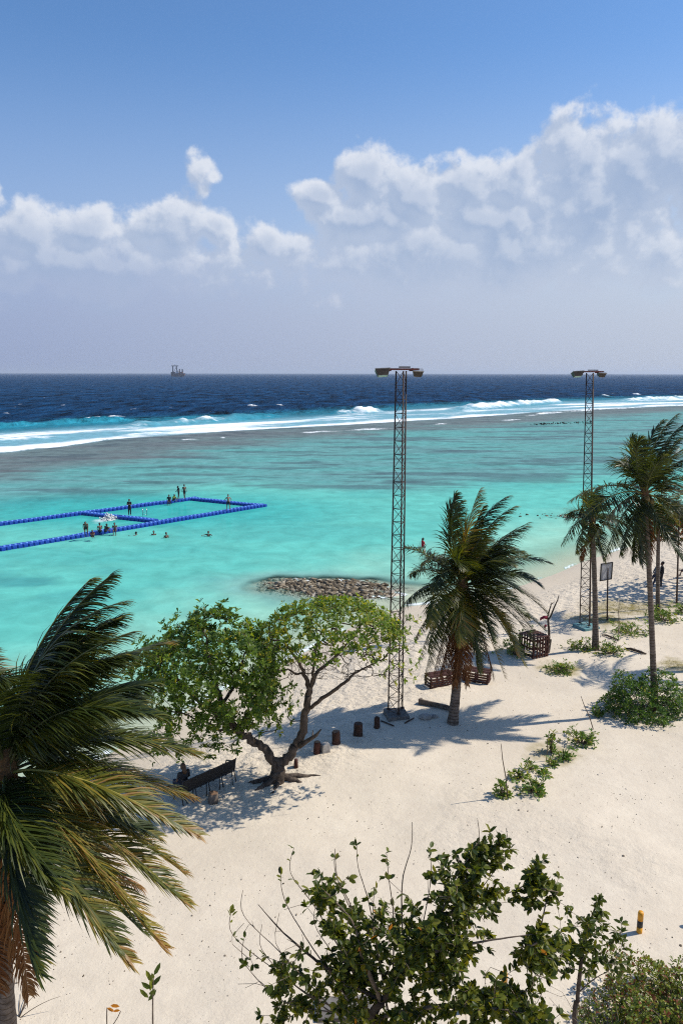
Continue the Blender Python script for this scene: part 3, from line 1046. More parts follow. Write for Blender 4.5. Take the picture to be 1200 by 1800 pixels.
def palm(name, label, base, crown, bend, fronds, r0, r1, leaf_len=0.75, nleaf=70, extra=0, group=None, flen=3.6, nuts=5, wid=0.040, seed=1, wind=0.5):
    """fronds: (ctrl, tip, kind) in world space; extra random ones fill the head"""
    rs = random.Random(seed)
    t = thing(name, label, 'palm tree', base, 0, group)
    inv = -Vector(base)
    n = 40
    mid = (Vector(base) + Vector(crown)) / 2 + Vector(bend)
    pts = bez(Vector(base) + Vector((0, 0, -0.3)), mid, Vector(crown), n)
    mb = MB()
    hsum = 0
    rad = []
    for i in range(n):
        f = i / (n - 1)
        fl = 0.55 * math.exp(-f * 9.0)
        rad.append((r0 + (r1 - r0) * f) * (1 + fl) * (1 + 0.05 * (i % 2)))
    mb.tube([p + inv for p in pts], rad, 12)
    L = (Vector(crown) - Vector(base)).length
    mb.a = [(k // 12) / (n - 1) * L for k in range(len(mb.v))]
    part('trunk', mb, M['bark_palm'], t, True)
    # fibrous heart, leaf bases and nuts
    hb = MB()
    ax = (pts[-1] - pts[-3]).normalized()
    hb.tube([Vector(crown) + inv - ax * 0.35, Vector(crown) + inv - ax * 0.1, Vector(crown) + inv + ax * 0.25, Vector(crown) + inv + ax * 0.75], [r1 * 1.1, r1 * 1.8, r1 * 1.5, r1 * 0.25], 10)
    part('crown_fiber', hb, M['fiber'], t, True)
    for k in range(nuts):
        a = k / max(nuts, 1) * 6.28 + rs.random()
        part('coconut', MB().sphere(Vector(crown) + inv + Vector((math.cos(a) * 0.28, math.sin(a) * 0.28, -0.15 - 0.2 * rs.random())), 0.12, 8, 6, (1, 1, 1.25)), M['coconut'], t, True)
    c = Vector(crown)
    allf = list(fronds)
    for k in range(extra):
        a = rs.uniform(0, 6.283)
        e = rs.uniform(-0.5, 1.1)
        d = Vector((math.cos(a) * math.cos(e), math.sin(a) * math.cos(e), math.sin(e))) + WIND * 0.25
        d.normalize()
        ln = flen * rs.uniform(0.8, 1.05)
        ctrl = c + d * ln * 0.5 + Vector((0, 0, 0.25 * ln))
        tip = c + d * ln * 0.92 + WIND * 0.5 + Vector((0, 0, -0.30 * ln * (1 - max(e, 0) * 0.5)))
        allf.append((ctrl, tip, 'g'))
    for k, (ctrl, tip, kind) in enumerate(allf):
        dry = kind == 'd'
        hue = {'g': rs.uniform(0.25, 0.50), 'y': 0.74, 'd': rs.uniform(0.2, 0.6), 'k': 0.18}[kind]
        b0 = c + (Vector(ctrl) - c).normalized() * 0.15 + inv
        me, rib = frond_mesh(b0, Vector(ctrl) + inv, Vector(tip) + inv, leaf_len * rs.uniform(0.9, 1.1), nleaf, wind * (0.4 if dry else 1.0), 0.55 if dry else 0.36, hue, dry, fold=-0.35 if dry else rs.uniform(-0.1, 0.12), wid=wid, roll=rs.uniform(-0.35, 0.35))
        f = link('frond', me, t)
        if dry:
            f['label'] = 'dead brown frond hanging down'
        part('midrib', rib, M['rachis_dry'] if dry else (M['rachis'] if kind == 'y' or rs.random() < 0.3 else M['rachis_dark']), f, True)
    return t


def tree_graph(roots, attract, seg=0.35, jit=0.12, r_tip=0.006, expo=2.4, lift=0.0, seed=3, rmax=None):
    """roots: list of polylines [(pos, radius)] forming the limbs; attract: points to be reached by branches.
    Returns branch chains as (points, radii)."""
    rs = random.Random(seed)
    pos, par = [], []
    limb_r = {}
    starts, spans = {}, {}
    for li, (parent_limb, pl) in enumerate(roots):
        prev = -1
        if parent_limb is not None:
            lo, hi = spans[parent_limb]
            p0 = np.array(tuple(pl[0][0]))
            prev = min(range(lo, hi), key=lambda q: np.linalg.norm(pos[q] - p0))
        first = len(pos)
        for (p, r) in pl:
            pos.append(np.array(tuple(p)))
            par.append(prev)
            prev = len(pos) - 1
            limb_r[prev] = r
        starts[li] = prev
        spans[li] = (first, len(pos))
    nlimb = len(pos)
    order = sorted(range(len(attract)), key=lambda i: min(np.linalg.norm(attract[i] - pos[j]) for j in range(0, nlimb)))
    tips = []
    PA = np.zeros((200000, 3))
    PA[:nlimb] = np.array(pos)
    cnt = nlimb
    ends = set(starts.values())
    pen = np.zeros(200000)
    for j in range(nlimb):
        pen[j] = 0.0 if j >= min(nlimb * 0.3, 22) else 1.2
        if limb_r[j] < 0.0125 and r_tip < 0.005:
            pen[j] = 0.25
    for i in order:
        a = attract[i]
        dv = a - PA[:cnt]
        dist = np.linalg.norm(dv, axis=1) + pen[:cnt] + np.maximum(0, -dv[:, 2]) * 0.8
        j = int(np.argmin(dist))
        start = PA[j].copy()
        ln = np.linalg.norm(a - start)
        k = max(2, int(ln / seg))
        # leave along the parent's direction, curve towards the point
        pj = par[j]
        dirp = (PA[j] - PA[pj]) if pj >= 0 else np.array([0, 0, 1.0])
        dirp = dirp / (np.linalg.norm(dirp) + 1e-9)
        c = start + dirp * ln * 0.35 + np.array([0, 0, lift * ln])
        prev = j
        for q in range(1, k + 1):
            t = q / k
            p = start * (1 - t) ** 2 + c * 2 * t * (1 - t) + a * t * t
            if q < k:
                p = p + np.array([rs.gauss(0, 1), rs.gauss(0, 1), rs.gauss(0, 1)]) * jit * min(1, ln) * 0.5
            PA[cnt] = p
            par.append(prev)
            prev = cnt
            cnt += 1
        tips.append(prev)
    # pipe-model radii
    rad = np.zeros(cnt)
    kids = [[] for _ in range(cnt)]
    for j in range(cnt):
        if par[j] >= 0:
            kids[par[j]].append(j)
    acc = np.zeros(cnt)
    for j in range(cnt - 1, -1, -1):
        if not kids[j]:
            acc[j] = r_tip ** expo
        rad[j] = acc[j] ** (1 / expo)
        if par[j] >= 0:
            acc[par[j]] += acc[j]
    if rmax:
        rad = np.minimum(rad, rmax)
    for j, r in limb_r.items():
        rad[j] = r
    # chains
    chains = []
    used = set()
    stack = [j for j in range(cnt) if par[j] < 0]
    while stack:
        j = stack.pop()
        if par[j] >= 0:
            ch = [par[j], j]
        else:
            ch = [j]
        while kids[j]:
            lim = [q for q in kids[j] if q < nlimb and q == j + 1]
            nx = lim[0] if lim and j < nlimb else max(kids[j], key=lambda q: acc[q])
            for q in kids[j]:
                if q != nx:
                    stack.append(q)
            ch.append(nx)
            j = nx
        rr = [rad[q] for q in ch]
        if len(ch) > 1 and ch[0] >= 0 and par[ch[1]] == ch[0] and par[ch[0]] != -1:
            rr[0] = min(rr[0], rr[1] * 1.3)
        chains.append(([Vector(PA[q]) for q in ch], rr))
    return chains, PA[:cnt], np.array(par), tips


LEAF_V = np.array([[0, 0, 0], [0.30, 0.42, 0.05], [0.30, 0, -0.03], [0.30, -0.42, 0.05], [0.72, 0.40, 0.02], [0.72, 0, -0.06], [0.72, -0.40, 0.02], [1.0, 0, -0.10]])
LEAF_F = np.array([[0, 2, 1, 1], [0, 3, 2, 2], [1, 2, 5, 4], [2, 3, 6, 5], [4, 5, 7, 7], [5, 6, 7, 7]])
LEAF_T = np.array([[0, 2, 1], [0, 3, 2], [1, 2, 5], [1, 5, 4], [2, 3, 6], [2, 6, 5], [4, 5, 7], [5, 6, 7]])
# obovate (spatula shaped) leaf, cheaper
LEAF2_V = np.array([[0, 0, 0], [0.5, 0.30, 0.03], [0.5, -0.30, 0.03], [0.85, 0.36, 0.0], [0.85, -0.36, 0.0], [1.0, 0, -0.06]])
LEAF2_T = np.array([[0, 2, 1], [1, 2, 4], [1, 4, 3], [3, 4, 5]])


def leaves_np(pos, dirs, length, width, var, tilt=0.6, tmpl=0, up=None):
    """a cloud of leaves as one array mesh (verts, tris, var)"""
    n = len(pos)
    LV, LT = (LEAF_V, LEAF_T) if tmpl == 0 else (LEAF2_V, LEAF2_T)
    d = dirs / np.linalg.norm(dirs, axis=1)[:, None]
    u = np.array([0, 0, 1.0]) if up is None else up
    nz = u + rng.normal(0, tilt, (n, 3))
    nz = nz - d * np.sum(nz * d, 1)[:, None]
    nz /= np.maximum(np.linalg.norm(nz, axis=1)[:, None], 1e-6)
    sd = np.cross(nz, d)
    ln = np.broadcast_to(length, (n,))
    wd = np.broadcast_to(width, (n,))
    V = pos[:, None, :] + d[:, None, :] * (LV[None, :, 0, None] * ln[:, None, None]) + sd[:, None, :] * (LV[None, :, 1, None] * wd[:, None, None] / 0.84) + nz[:, None, :] * (LV[None, :, 2, None] * ln[:, None, None])
    k = len(LV)
    F = (LT[None] + (np.arange(n) * k)[:, None, None]).reshape(-1, 3)
    return V.reshape(-1, 3), F, np.repeat(var, k)


def rosettes(pts, axes, nl, length, width, spread=1.0, var_mu=0.45, var_sd=0.22, tmpl=1, yellow=0.02):
    """whorls of leaves round twig ends"""
    n = len(pts)
    reps = nl
    pos = np.repeat(pts, reps, 0)
    ax = np.repeat(axes / np.linalg.norm(axes, axis=1)[:, None], reps, 0)
    rnd = rng.normal(size=pos.shape)
    perp = rnd - ax * np.sum(rnd * ax, 1)[:, None]
    perp /= np.linalg.norm(perp, axis=1)[:, None]
    el = rng.uniform(0.15, 1.0, len(pos))
    d = perp * spread + ax * el[:, None]
    v = np.clip(np.repeat(rng.normal(0, 0.12, n), reps) + rng.normal(var_mu, var_sd, len(pos)), 0, 0.96)
    v = np.where(rng.random(len(pos)) < yellow, 1.0, v)
    ln = length * rng.uniform(0.65, 1.2, len(pos))
    return leaves_np(pos - ax * rng.uniform(0, 0.06, len(pos))[:, None], d, ln, ln * width, v, 0.35, tmpl, up=ax)


def chains_part(name, chains, mat, parent, inv, lo=0.0, hi=9.9, sides=None):
    mb = MB()
    for pts, rr in chains:
        mx = max(rr)
        if not (lo <= mx < hi):
            continue
        sd = sides or (10 if mx > 0.08 else 6 if mx > 0.03 else 4 if mx > 0.012 else 3)
        mb.tube([p + inv for p in pts], rr, sd, False)
    if mb.v:
        o = part(name, mb, mat, parent, True)
        if name == 'branches':
            o['kind'] = 'stuff'
        return o


def stuff_part(name, V, F, A, mat, parent, inv, smooth=False):
    me = mesh_np(name, V + np.array(tuple(inv)), F, [mat], smooth, {'var': ('FLOAT', A)})
    o = link(name, me, parent)
    o['kind'] = 'stuff'
    return o


def smooth_limb(pts, n=10, wob=0.04, seed=0):
    """Catmull-Rom through (pos, r) control points"""
    rs = random.Random(seed)
    out = []
    P_ = [pts[0]] + list(pts) + [pts[-1]]
    for i in range(1, len(P_) - 2):
        for k in range(n):
            t = k / n
            a, b, c, d = [Vector(P_[i + j][0]) for j in (-1, 0, 1, 2)]
            p = 0.5 * ((2 * b) + (c - a) * t + (2 * a - 5 * b + 4 * c - d) * t * t + (3 * b - a - 3 * c + d) * t ** 3)
            r = P_[i][1] * (1 - t) + P_[i + 1][1] * t
            p = p + Vector((rs.gauss(0, wob), rs.gauss(0, wob), rs.gauss(0, wob))) * r * 4
            out.append((p, r * rs.uniform(0.93, 1.08)))
    out.append((Vector(pts[-1][0]), pts[-1][1]))
    return out


# ------------------------------------------------------------------ coconut palms
def F_(crown, Y, lst):
    out = []
    for (cx, cy, cd, tx, ty, td, k) in lst:
        out.append((D(cx, cy, Y + cd), D(tx, ty, Y + td), k))
    return out


def build_palms():
    # big near palm at the left edge
    Y = 12.6
    cr = D(12, 1362, Y)
    b = P(24, 1890, 1.2)
    lst = [(45, 1130, .2, 195, 1012, .6, 'k'), (80, 1175, -.2, 225, 1150, -.2, 'k'), (90, 1230, .2, 270, 1200, .3, 'k'), (150, 1330, .2, 335, 1400, .3, 'y'), (110, 1390, .4, 280, 1470, .5, 'g'), (60, 1480, -.6, 190, 1650, -.8, 'g'), (100, 1500, .3, 255, 1640, .4, 'k'), (40, 1100, -.2, 220, 1058, 0.2, 'g'), (25, 1150, .8, 160, 1018, 1.1, 'k'), (65, 1140, .1, 215, 1085, .2, 'k'), (55, 1165, -.5, 232, 1112, -.4, 'g'),
           (35, 1185, .4, 205, 1165, .7, 'k'), (105, 1175, 1.2, 300, 1128, 1.7, 'g'), (75, 1195, -.7, 285, 1262, -.9, 'g'), (130, 1255, .3, 345, 1325, .4, 'g'),
           (60, 1235, 1.2, 255, 1225, 1.6, 'k'), (110, 1330, -.5, 348, 1468, -.6, 'y'), (140, 1395, .6, 325, 1535, .7, 'y'), (135, 1420, 0, 330, 1590, 0, 'y'), (95, 1425, -.9, 288, 1668, -1.1, 'y'),  # some lower fronds made yellow to paint sunlight on them
           (55, 1460, -1.3, 228, 1692, -1.6, 'y'), (0, 1440, -1.6, 105, 1565, -2.4, 'g'), (45, 1420, 1.2, 210, 1500, 2.0, 'k'), (25, 1520, -.3, 52, 1750, -.3, 'd'), (-25, 1520, -.3, 0, 1745, -.3, 'd'),
           (100, 1470, .7, 250, 1560, .9, 'd'), (120, 1300, .9, 290, 1390, 1.4, 'k'), (70, 1400, -.3, 210, 1580, -.3, 'k'),
           (-80, 1230, .3, -190, 1180, .5, 'g'), (-90, 1280, -.3, -260, 1330, -.6, 'g'), (-90, 1380, .2, -240, 1500, .2, 'g'), (-50, 1420, -.8, -150, 1600, -1, 'g'),
           (-60, 1230, .8, -40, 1130, 1.5, 'g'), (20, 1450, -1.5, 60, 1640, -2.0, 'g')]
    palm('coconut_palm', 'large near coconut palm at the left edge, fronds swept to the right by wind', b, cr, (-0.25, 0, 0), F_(cr, Y, lst), 0.17, 0.12, 1.0, 140, 9, 'coconut palms on the beach', nuts=7, wid=0.036, seed=5, wind=0.65, flen=3.4)
    # palm in the middle, beside the near floodlight tower
    b = G(795, 1271)
    Y = b.y + 0.5
    cr = D(812, 1032, Y)
    lst = [(782, 925, 0, 800, 868, .4, 'g'), (772, 930, .6, 812, 880, 1.0, 'g'), (815, 925, -.3, 842, 862, -.3, 'y'), (822, 910, .4, 893, 872, .6, 'k'), (835, 925, -.6, 905, 890, -.8, 'g'), (848, 955, .8, 930, 918, 1.2, 'g'),
           (860, 950, -.2, 925, 925, -.4, 'k'), (875, 955, .5, 968, 990, .8, 'g'), (890, 1000, -.4, 962, 1078, -.5, 'g'), (760, 970, .3, 712, 962, .5, 'g'), (755, 1005, -.5, 702, 1070, -.8, 'k'), (775, 1040, .8, 735, 1165, 1.2, 'k'),
           (770, 1060, -.7, 752, 1145, -1.0, 'g'), (800, 1100, -.4, 783, 1195, -.5, 'd'), (812, 1110, -.6, 800, 1205, -.7, 'd'), (795, 1100, .2, 772, 1190, .3, 'd'), (828, 1075, -.9, 842, 1180, -1.3, 'g'), (850, 1080, -.6, 888, 1192, -.8, 'y'), (872, 1065, .3, 922, 1170, .4, 'g'),
           (895, 1045, .7, 958, 1108, 1.0, 'k'), (840, 1045, -1.2, 866, 1125, -1.9, 'k'), (815, 1060, -1.4, 808, 1130, -2.0, 'y'), (850, 985, -1.0, 915, 1040, -1.6, 'k'), (790, 970, -.9, 760, 1040, -1.4, 'g'),
           (815, 955, .2, 850, 890, .1, 'k'), (765, 1050, .4, 728, 1125, .6, 'k'), (770, 1080, -.2, 745, 1195, -.3, 'g'), (880, 1060, -.7, 908, 1150, -1.0, 'y'), (895, 1050, .1, 940, 1135, .2, 'k'), (845, 1090, .2, 868, 1190, .3, 'd'), (815, 1110, .1, 822, 1205, .1, 'd'), (785, 1090, -.3, 762, 1185, -.4, 'd'), (750, 985, -.3, 720, 1010, -.6, 'g'), (900, 985, -.2, 950, 1030, -.3, 'g'), (830, 1090, .5, 850, 1185, .7, 'd'), (800, 960, .8, 830, 940, 1.4, 'd')]
    palm('coconut_palm', 'bushy coconut palm with hanging brown fronds beside the nearer floodlight tower', b, cr, (0.15, 0, 0), F_(cr, Y, lst), 0.185, 0.15, 1.0, 96, 18, 'coconut palms on the beach', seed=6, wind=0.6, flen=3.3, wid=0.042)
    # shorter palm by the far tower
    b = G(1047, 1141)
    Y = b.y
    cr = D(1040, 915, Y)
    lst = [(1012, 905, 0, 986, 958, 0, 'g'), (1020, 925, -.5, 1012, 972, -.8, 'g'), (1015, 895, .4, 992, 912, .8, 'k'), (1035, 870, .3, 1052, 855, .5, 'g'), (1060, 880, .5, 1095, 880, .9, 'k'), (1065, 905, -.3, 1092, 970, -.4, 'g'),
           (1050, 930, -.8, 1062, 985, -1.2, 'k'), (1030, 880, -.5, 1030, 865, -1.2, 'g'), (1045, 935, .5, 1040, 975, .9, 'g'), (1055, 890, -.9, 1085, 925, -1.6, 'g'), (1070, 895, .9, 1110, 920, 1.5, 'k'), (1030, 940, 0, 1022, 985, .1, 'd')]
    palm('coconut_palm', 'shorter coconut palm with a straight ringed trunk right beside the farther floodlight tower', b, cr, (0.1, 0, 0), F_(cr, Y, lst), 0.15, 0.105, 0.75, 60, 5, 'coconut palms on the beach', seed=8, flen=2.2)
    # tall palm standing in the round shrub at the right
    b = G(1152, 1248)
    Y = b.y
    cr = D(1133, 868, Y)
    lst = [(1100, 815, 0, 1112, 765, .2, 'g'), (1108, 805, -.4, 1125, 770, -.8, 'g'), (1135, 775, .2, 1188, 728, .4, 'k'), (1150, 775, -.3, 1215, 735, -.5, 'k'), (1125, 780, .5, 1165, 738, 1.0, 'g'), (1160, 800, .6, 1230, 775, 1.0, 'g'), (1165, 810, -.5, 1235, 800, -.9, 'k'),
           (1065, 835, .2, 1000, 880, .3, 'g'), (1080, 850, -.5, 1022, 915, -.9, 'k'), (1090, 890, -.2, 1060, 985, -.3, 'g'), (1085, 870, .5, 1040, 950, .8, 'k'), (1110, 900, -.6, 1090, 975, -1.0, 'k'), (1120, 930, -.2, 1128, 998, -.3, 'k'), (1130, 930, .2, 1140, 990, .3, 'd'), (1118, 920, .3, 1112, 985, .4, 'k'),
           (1180, 850, 0, 1245, 878, 0, 'y'), (1180, 875, -.6, 1240, 945, -1.0, 'g'), (1185, 880, .6, 1240, 920, 1.1, 'g'), (1160, 920, -.9, 1200, 985, -1.4, 'g'), (1140, 830, -.9, 1165, 800, -1.8, 'k'), (1120, 850, .9, 1090, 850, 1.8, 'g'), (1150, 815, .9, 1195, 770, 1.6, 'k')]
    palm('coconut_palm', 'tall slender coconut palm rising out of the large round shrub at the right', b, cr, (0.05, 0, 0), F_(cr, Y, lst), 0.125, 0.09, 0.9, 80, 6, 'coconut palms on the beach', seed=9, flen=3.0)
    # farther palm at the right, its head lost among the others
    b = G(1157, 1082)
    cr = D(1158, 905, b.y)
    palm('coconut_palm', 'farther palm with thin dark trunk standing in a low shrub beside a thin pole', b, cr, (-0.1, 0, 0), F_(cr, b.y, [(1165, 930, 0, 1195, 955, 0, 'd'), (1175, 915, .3, 1205, 945, .5, 'd')]), 0.12, 0.09, 0.7, 44, 15, 'coconut palms on the beach', seed=10, flen=2.8)
    # one more beyond the right-hand edge of the photograph, whose shadow reaches into it
    b = Vector((20.6, 34.6, hgt(20.6, 34.6)))
    palm('coconut_palm', 'coconut palm just outside the right edge that throws its shadow across the sand', b, b + Vector((-0.5, 0.2, 8.2)), (0.2, 0, 0), [], 0.17, 0.12, 0.8, 50, 18, 'coconut palms on the beach', seed=12, flen=3.3)


build_palms()


# ------------------------------------------------------------------ the forked heliotrope tree
def build_forked_tree():
    b = G(488, 1372)
    t = thing('beach_tree', 'forked broadleaf tree with a dense left crown and an open right crown', 'tree', b)
    Y = b.y
    inv = -b
    base = smooth_limb([(b + Vector((0, 0, -0.4)), 0.368), (b + Vector((0, 0, 0.05)), 0.288), (D(489, 1350, Y), 0.240)], 6, 0.02, 1)
    left = smooth_limb([(D(482, 1338, Y), 0.176), (D(462, 1312, Y), 0.152), (D(430, 1292, Y - .1), 0.136), (D(405, 1268, Y - .1), 0.120), (D(390, 1235, Y), 0.096), (D(375, 1190, Y + .2), 0.072), (D(365, 1140, Y + .3), 0.040)], 6, 0.05, 2)
    left2 = smooth_limb([(D(405, 1268, Y - .1), 0.096), (D(375, 1250, Y - .6), 0.072), (D(335, 1220, Y - .9), 0.048), (D(310, 1190, Y - 1), 0.032)], 5, 0.05, 3)
    left3 = smooth_limb([(D(390, 1240, Y), 0.072), (D(415, 1200, Y + .9), 0.056), (D(430, 1150, Y + 1.2), 0.032)], 5, 0.05, 4)
    right = smooth_limb([(D(495, 1342, Y), 0.184), (D(515, 1322, Y), 0.160), (D(532, 1285, Y), 0.144), (D(538, 1245, Y), 0.128), (D(545, 1215, Y), 0.120)], 6, 0.05, 5)
    ra = smooth_limb([(D(545, 1212, Y), 0.088), (D(535, 1185, Y), 0.068), (D(520, 1155, Y - .2), 0.056), (D(500, 1130, Y - .4), 0.032)], 5, 0.06, 6)
    rb = smooth_limb([(D(546, 1210, Y), 0.088), (D(560, 1180, Y + .3), 0.064), (D(590, 1155, Y + .7), 0.048), (D(615, 1125, Y + 1.0), 0.028)], 5, 0.06, 7)
    rc = smooth_limb([(D(541, 1250, Y), 0.080), (D(565, 1228, Y - .3), 0.068), (D(600, 1205, Y - .6), 0.056), (D(630, 1180, Y - .8), 0.036), (D(660, 1165, Y - .9), 0.020)], 5, 0.06, 8)
    rd = smooth_limb([(D(550, 1195, Y), 0.060), (D(553, 1160, Y - .2), 0.048), (D(560, 1120, Y - .2), 0.024)], 5, 0.06, 9)
    roots = [(None, base), (0, left), (1, left2), (1, left3), (0, right), (4, ra), (4, rb), (4, rc), (4, rd)]
    # fork children start at real positions of their own: first node joined to the parent limb
    # attraction points: left crown is a full dome, right one an open umbrella
    att, kind = [], []
    lc, rc_ = D(372, 1182, Y), D(585, 1128, Y)
    lr, rr = (2.75, 2.35, 2.15), (2.6, 2.2, 1.45)
    while len(att) < 1000:
        p = rng.normal(size=3)
        p /= np.linalg.norm(p)
        p *= rng.uniform(0.55, 1.0) ** 0.5
        if p[2] < -0.55 and rng.random() < 0.6:
            continue
        lump = 1 + 0.12 * math.sin(p[0] * 5 + 1) * math.cos(p[1] * 4) + 0.08 * math.sin(p[2] * 9 + p[0] * 7)
        q = np.array(tuple(lc)) + p * np.array(lr) * lump
        if pnoise(q[0] * 1.3 + 9, q[2] * 1.3 + q[1], 3) < -0.30:
            continue
        att.append(q)
        kind.append(0)
    # fringe drooping at the lower right and left of the dense crown
    for _ in range(70):
        q = D(rng.uniform(430, 515), rng.uniform(1190, 1290), Y + rng.uniform(-1.2, 0.4))
        att.append(np.array(tuple(q)))
        kind.append(0)
    for _ in range(70):
        q = D(rng.uniform(270, 420), rng.uniform(1255, 1330), Y + rng.uniform(-1.6, 0.6))
        att.append(np.array(tuple(q)))
        kind.append(0)
    m = 0
    while m < 680:
        p = rng.normal(size=3)
        p /= np.linalg.norm(p)
        if p[2] < 0.02:
            continue
        p *= rng.uniform(0.82, 1.04)
        q = np.array(tuple(rc_)) + p * np.array(rr)
        att.append(q)
        kind.append(1)
        m += 1
    for _ in range(80):                               # right-hand sprays in front of the tower
        q = D(rng.uniform(650, 738), rng.uniform(1085, 1200), Y + rng.uniform(-1.4, 0.2))
        att.append(np.array(tuple(q)))
        kind.append(1)
    for _ in range(480):                              # bare twigs inside the open crown
        q = D(rng.uniform(505, 660), rng.uniform(1105, 1195), Y + rng.uniform(-1.4, 1.2))
        att.append(np.array(tuple(q)))
        kind.append(2)
    att = np.array(att)
    kind = np.array(kind)
    # grow; the point order is kept through tips
    chains, PA, par, tips = tree_graph(roots, att, 0.28, 0.13, 0.0062, 2.35, 0.05, 3, 0.09)
    chains_part('trunk', chains, M['bark'], t, inv, 0.085)
    chains_part('branches', chains, M['bark_dark'], t, inv, 0.0, 0.085)
    # surface roots
    rs = random.Random(4)
    for k, (px, py) in enumerate(((440, 1392), (530, 1372), (548, 1384), (425, 1378), (470, 1402), (572, 1362))):
        e = G(px, py)
        mid = (b + e) / 2 + Vector((0, 0, -0.02)) + Vector((rs.uniform(-.35, .35), rs.uniform(-.35, .35), 0))
        pts = bez(b + Vector((0, 0, 0.16)), mid, e + Vector((0, 0, -0.08)), 12)
        part('root', MB().tube([p + inv + Vector((rs.uniform(-.04, .04), rs.uniform(-.04, .04), rs.uniform(-.02, .02))) for p in pts], [0.12 * (1 - 0.75 * i / 11) for i in range(12)], 7), M['bark'], t, True)
    sn = MB()
    sn.tube([D(527, 1312, Y - .15) + inv, D(540, 1303, Y - .3) + inv, D(556, 1293, Y - .5) + inv, D(565, 1282, Y - .55) + inv], [0.10, 0.08, 0.06, 0.02], 7)
    sn.tube([D(540, 1303, Y - .3) + inv, D(550, 1296, Y - .2) + inv, D(551, 1283, Y - .1) + inv], [0.05, 0.04, 0.01], 6)
    part('broken_branch', sn, M['bark'], t, True)
    V, F, A, o = [], [], [], 0

    def emit(pts, axes, nl, ln, wd, sp, mu):
        nonlocal o
        v, f, a = rosettes(pts, axes, nl, ln, wd, sp, mu)
        V.append(v)
        F.append(f + o)
        A.append(a)
        o += len(v)
    L0 = att[kind == 0]
    ax = (L0 - np.array(tuple(lc))) * np.array([1, 1, 1.2]) + np.array([0, 0, 1.0])
    emit(L0, ax, 12, 0.185, 0.40, 0.9, 0.44)
    sub = L0 + rng.normal(0, 0.14, L0.shape)
    emit(sub, ax + rng.normal(0, 0.5, L0.shape), 9, 0.17, 0.40, 1.0, 0.42)
    L1 = att[kind == 1]
    ax = (L1 - np.array(tuple(rc_))) * np.array([1, 1, 1.2]) + np.array([0, 0, 1.2])
    keep = rng.random(len(L1)) < np.clip(0.45 + (L1[:, 2] - rc_.z) / 1.2, 0.40, 1.0)
    emit(L1[keep], ax[keep], 9, 0.18, 0.40, 0.9, 0.64)
    k2 = keep & (rng.random(len(L1)) < 0.3)
    emit(L1[k2] + rng.normal(0, 0.12, (k2.sum(), 3)), ax[k2], 7, 0.165, 0.40, 1.0, 0.62)
    stuff_part('foliage', np.concatenate(V), np.concatenate(F), np.concatenate(A), M['leaf_heli'], t, inv)


build_forked_tree()


# ------------------------------------------------------------------ leafy tree close to the camera
LEAF_MESHES = []


def leaf_variants():
    for k in range(10):
        var = (0.10, 0.2, 0.3, 0.38, 0.45, 0.52, 0.62, 0.75, 0.92, 1.0)[k]
        c = 0.05 + 0.03 * (k % 4)
        v = LEAF_V.copy()
        v[:, 1] *= 1.0 + 0.08 * ((k * 7) % 3 - 1)
        v[:, 2] = v[:, 2] * (0.6 + 0.5 * (k % 3)) - c * v[:, 0] ** 2
        LEAF_MESHES.append(mesh_np('leaf', v, LEAF_T, [M['leaf_fg']], True, {'var': ('FLOAT', np.full(len(v), var))}))


leaf_variants()


def twig_leaves(PA, par, tips, per=6, back=4, skip=0.0, spread=0.9):
    """leaf positions and directions along the last bits of every twig"""
    pos, dirs = [], []
    for tp in tips:
        if rng.random() < skip:
            continue
        j = tp
        for q in range(back):
            pj = par[j]
            if pj < 0:
                break
            ax = PA[j] - PA[pj]
            ln = np.linalg.norm(ax) + 1e-9
            ax = ax / ln
            m = per if q == 0 else max(1, per // 2)
            for _ in range(m):
                r = rng.normal(size=3)
                r -= ax * (r @ ax)
                r /= np.linalg.norm(r) + 1e-9
                pos.append(PA[j] - ax * rng.uniform(0, ln) * (0.25 if q == 0 else 1.0))
                dirs.append(r * spread + ax * rng.uniform(0.3, 1.1) + np.array([0, 0, -0.25]))
            j = pj
    return np.array(pos), np.array(dirs)


def leaf_parts(t, pos, dirs, ln, wd, mu, sd, n_single, inv, cam_pos):
    """nearest leaves as parts of their own, the rest as one leaf mass"""
    n = len(pos)
    var = np.clip(rng.normal(mu, sd, n), 0, 0.90)
    var = np.where(rng.random(n) < 0.02, 0.92, var)
    var = np.where(rng.random(n) < 0.004, 1.0, var)
    lens = ln * rng.uniform(0.6, 1.2, n)
    dist = np.linalg.norm(pos - cam_pos, axis=1)
    order = np.argsort(dist)
    single = order[:n_single]
    rest = order[n_single:]
    vals = np.array([0.10, 0.2, 0.3, 0.38, 0.45, 0.52, 0.62, 0.75, 0.92, 1.0])
    for i in single:
        me = LEAF_MESHES[int(np.argmin(abs(vals - var[i])))]
        d = Vector(dirs[i]).normalized()
        nz = Vector((0, 0, 1)) + Vector(rng.normal(0, 0.6, 3))
        nz = (nz - d * nz.dot(d)).normalized()
        sdv = nz.cross(d)
        mt = Matrix((d, sdv, nz)).transposed().to_4x4()
        o = bpy.data.objects.new('leaf', me)
        COL.objects.link(o)
        o.parent = t
        w = lens[i] * wd / 0.84
        o.matrix_local = Matrix.Translation(Vector(pos[i]) + inv) @ mt @ Matrix.Diagonal((lens[i], w, lens[i], 1))
    if len(rest):
        v, f, a = leaves_np(pos[rest], dirs[rest], lens[rest], lens[rest] * wd, var[rest], 0.6, 0)
        stuff_part('leaf_mass', v, f, a, M['leaf_fg'], t, inv, True)


CAMP = np.array([0, 0, CZ])


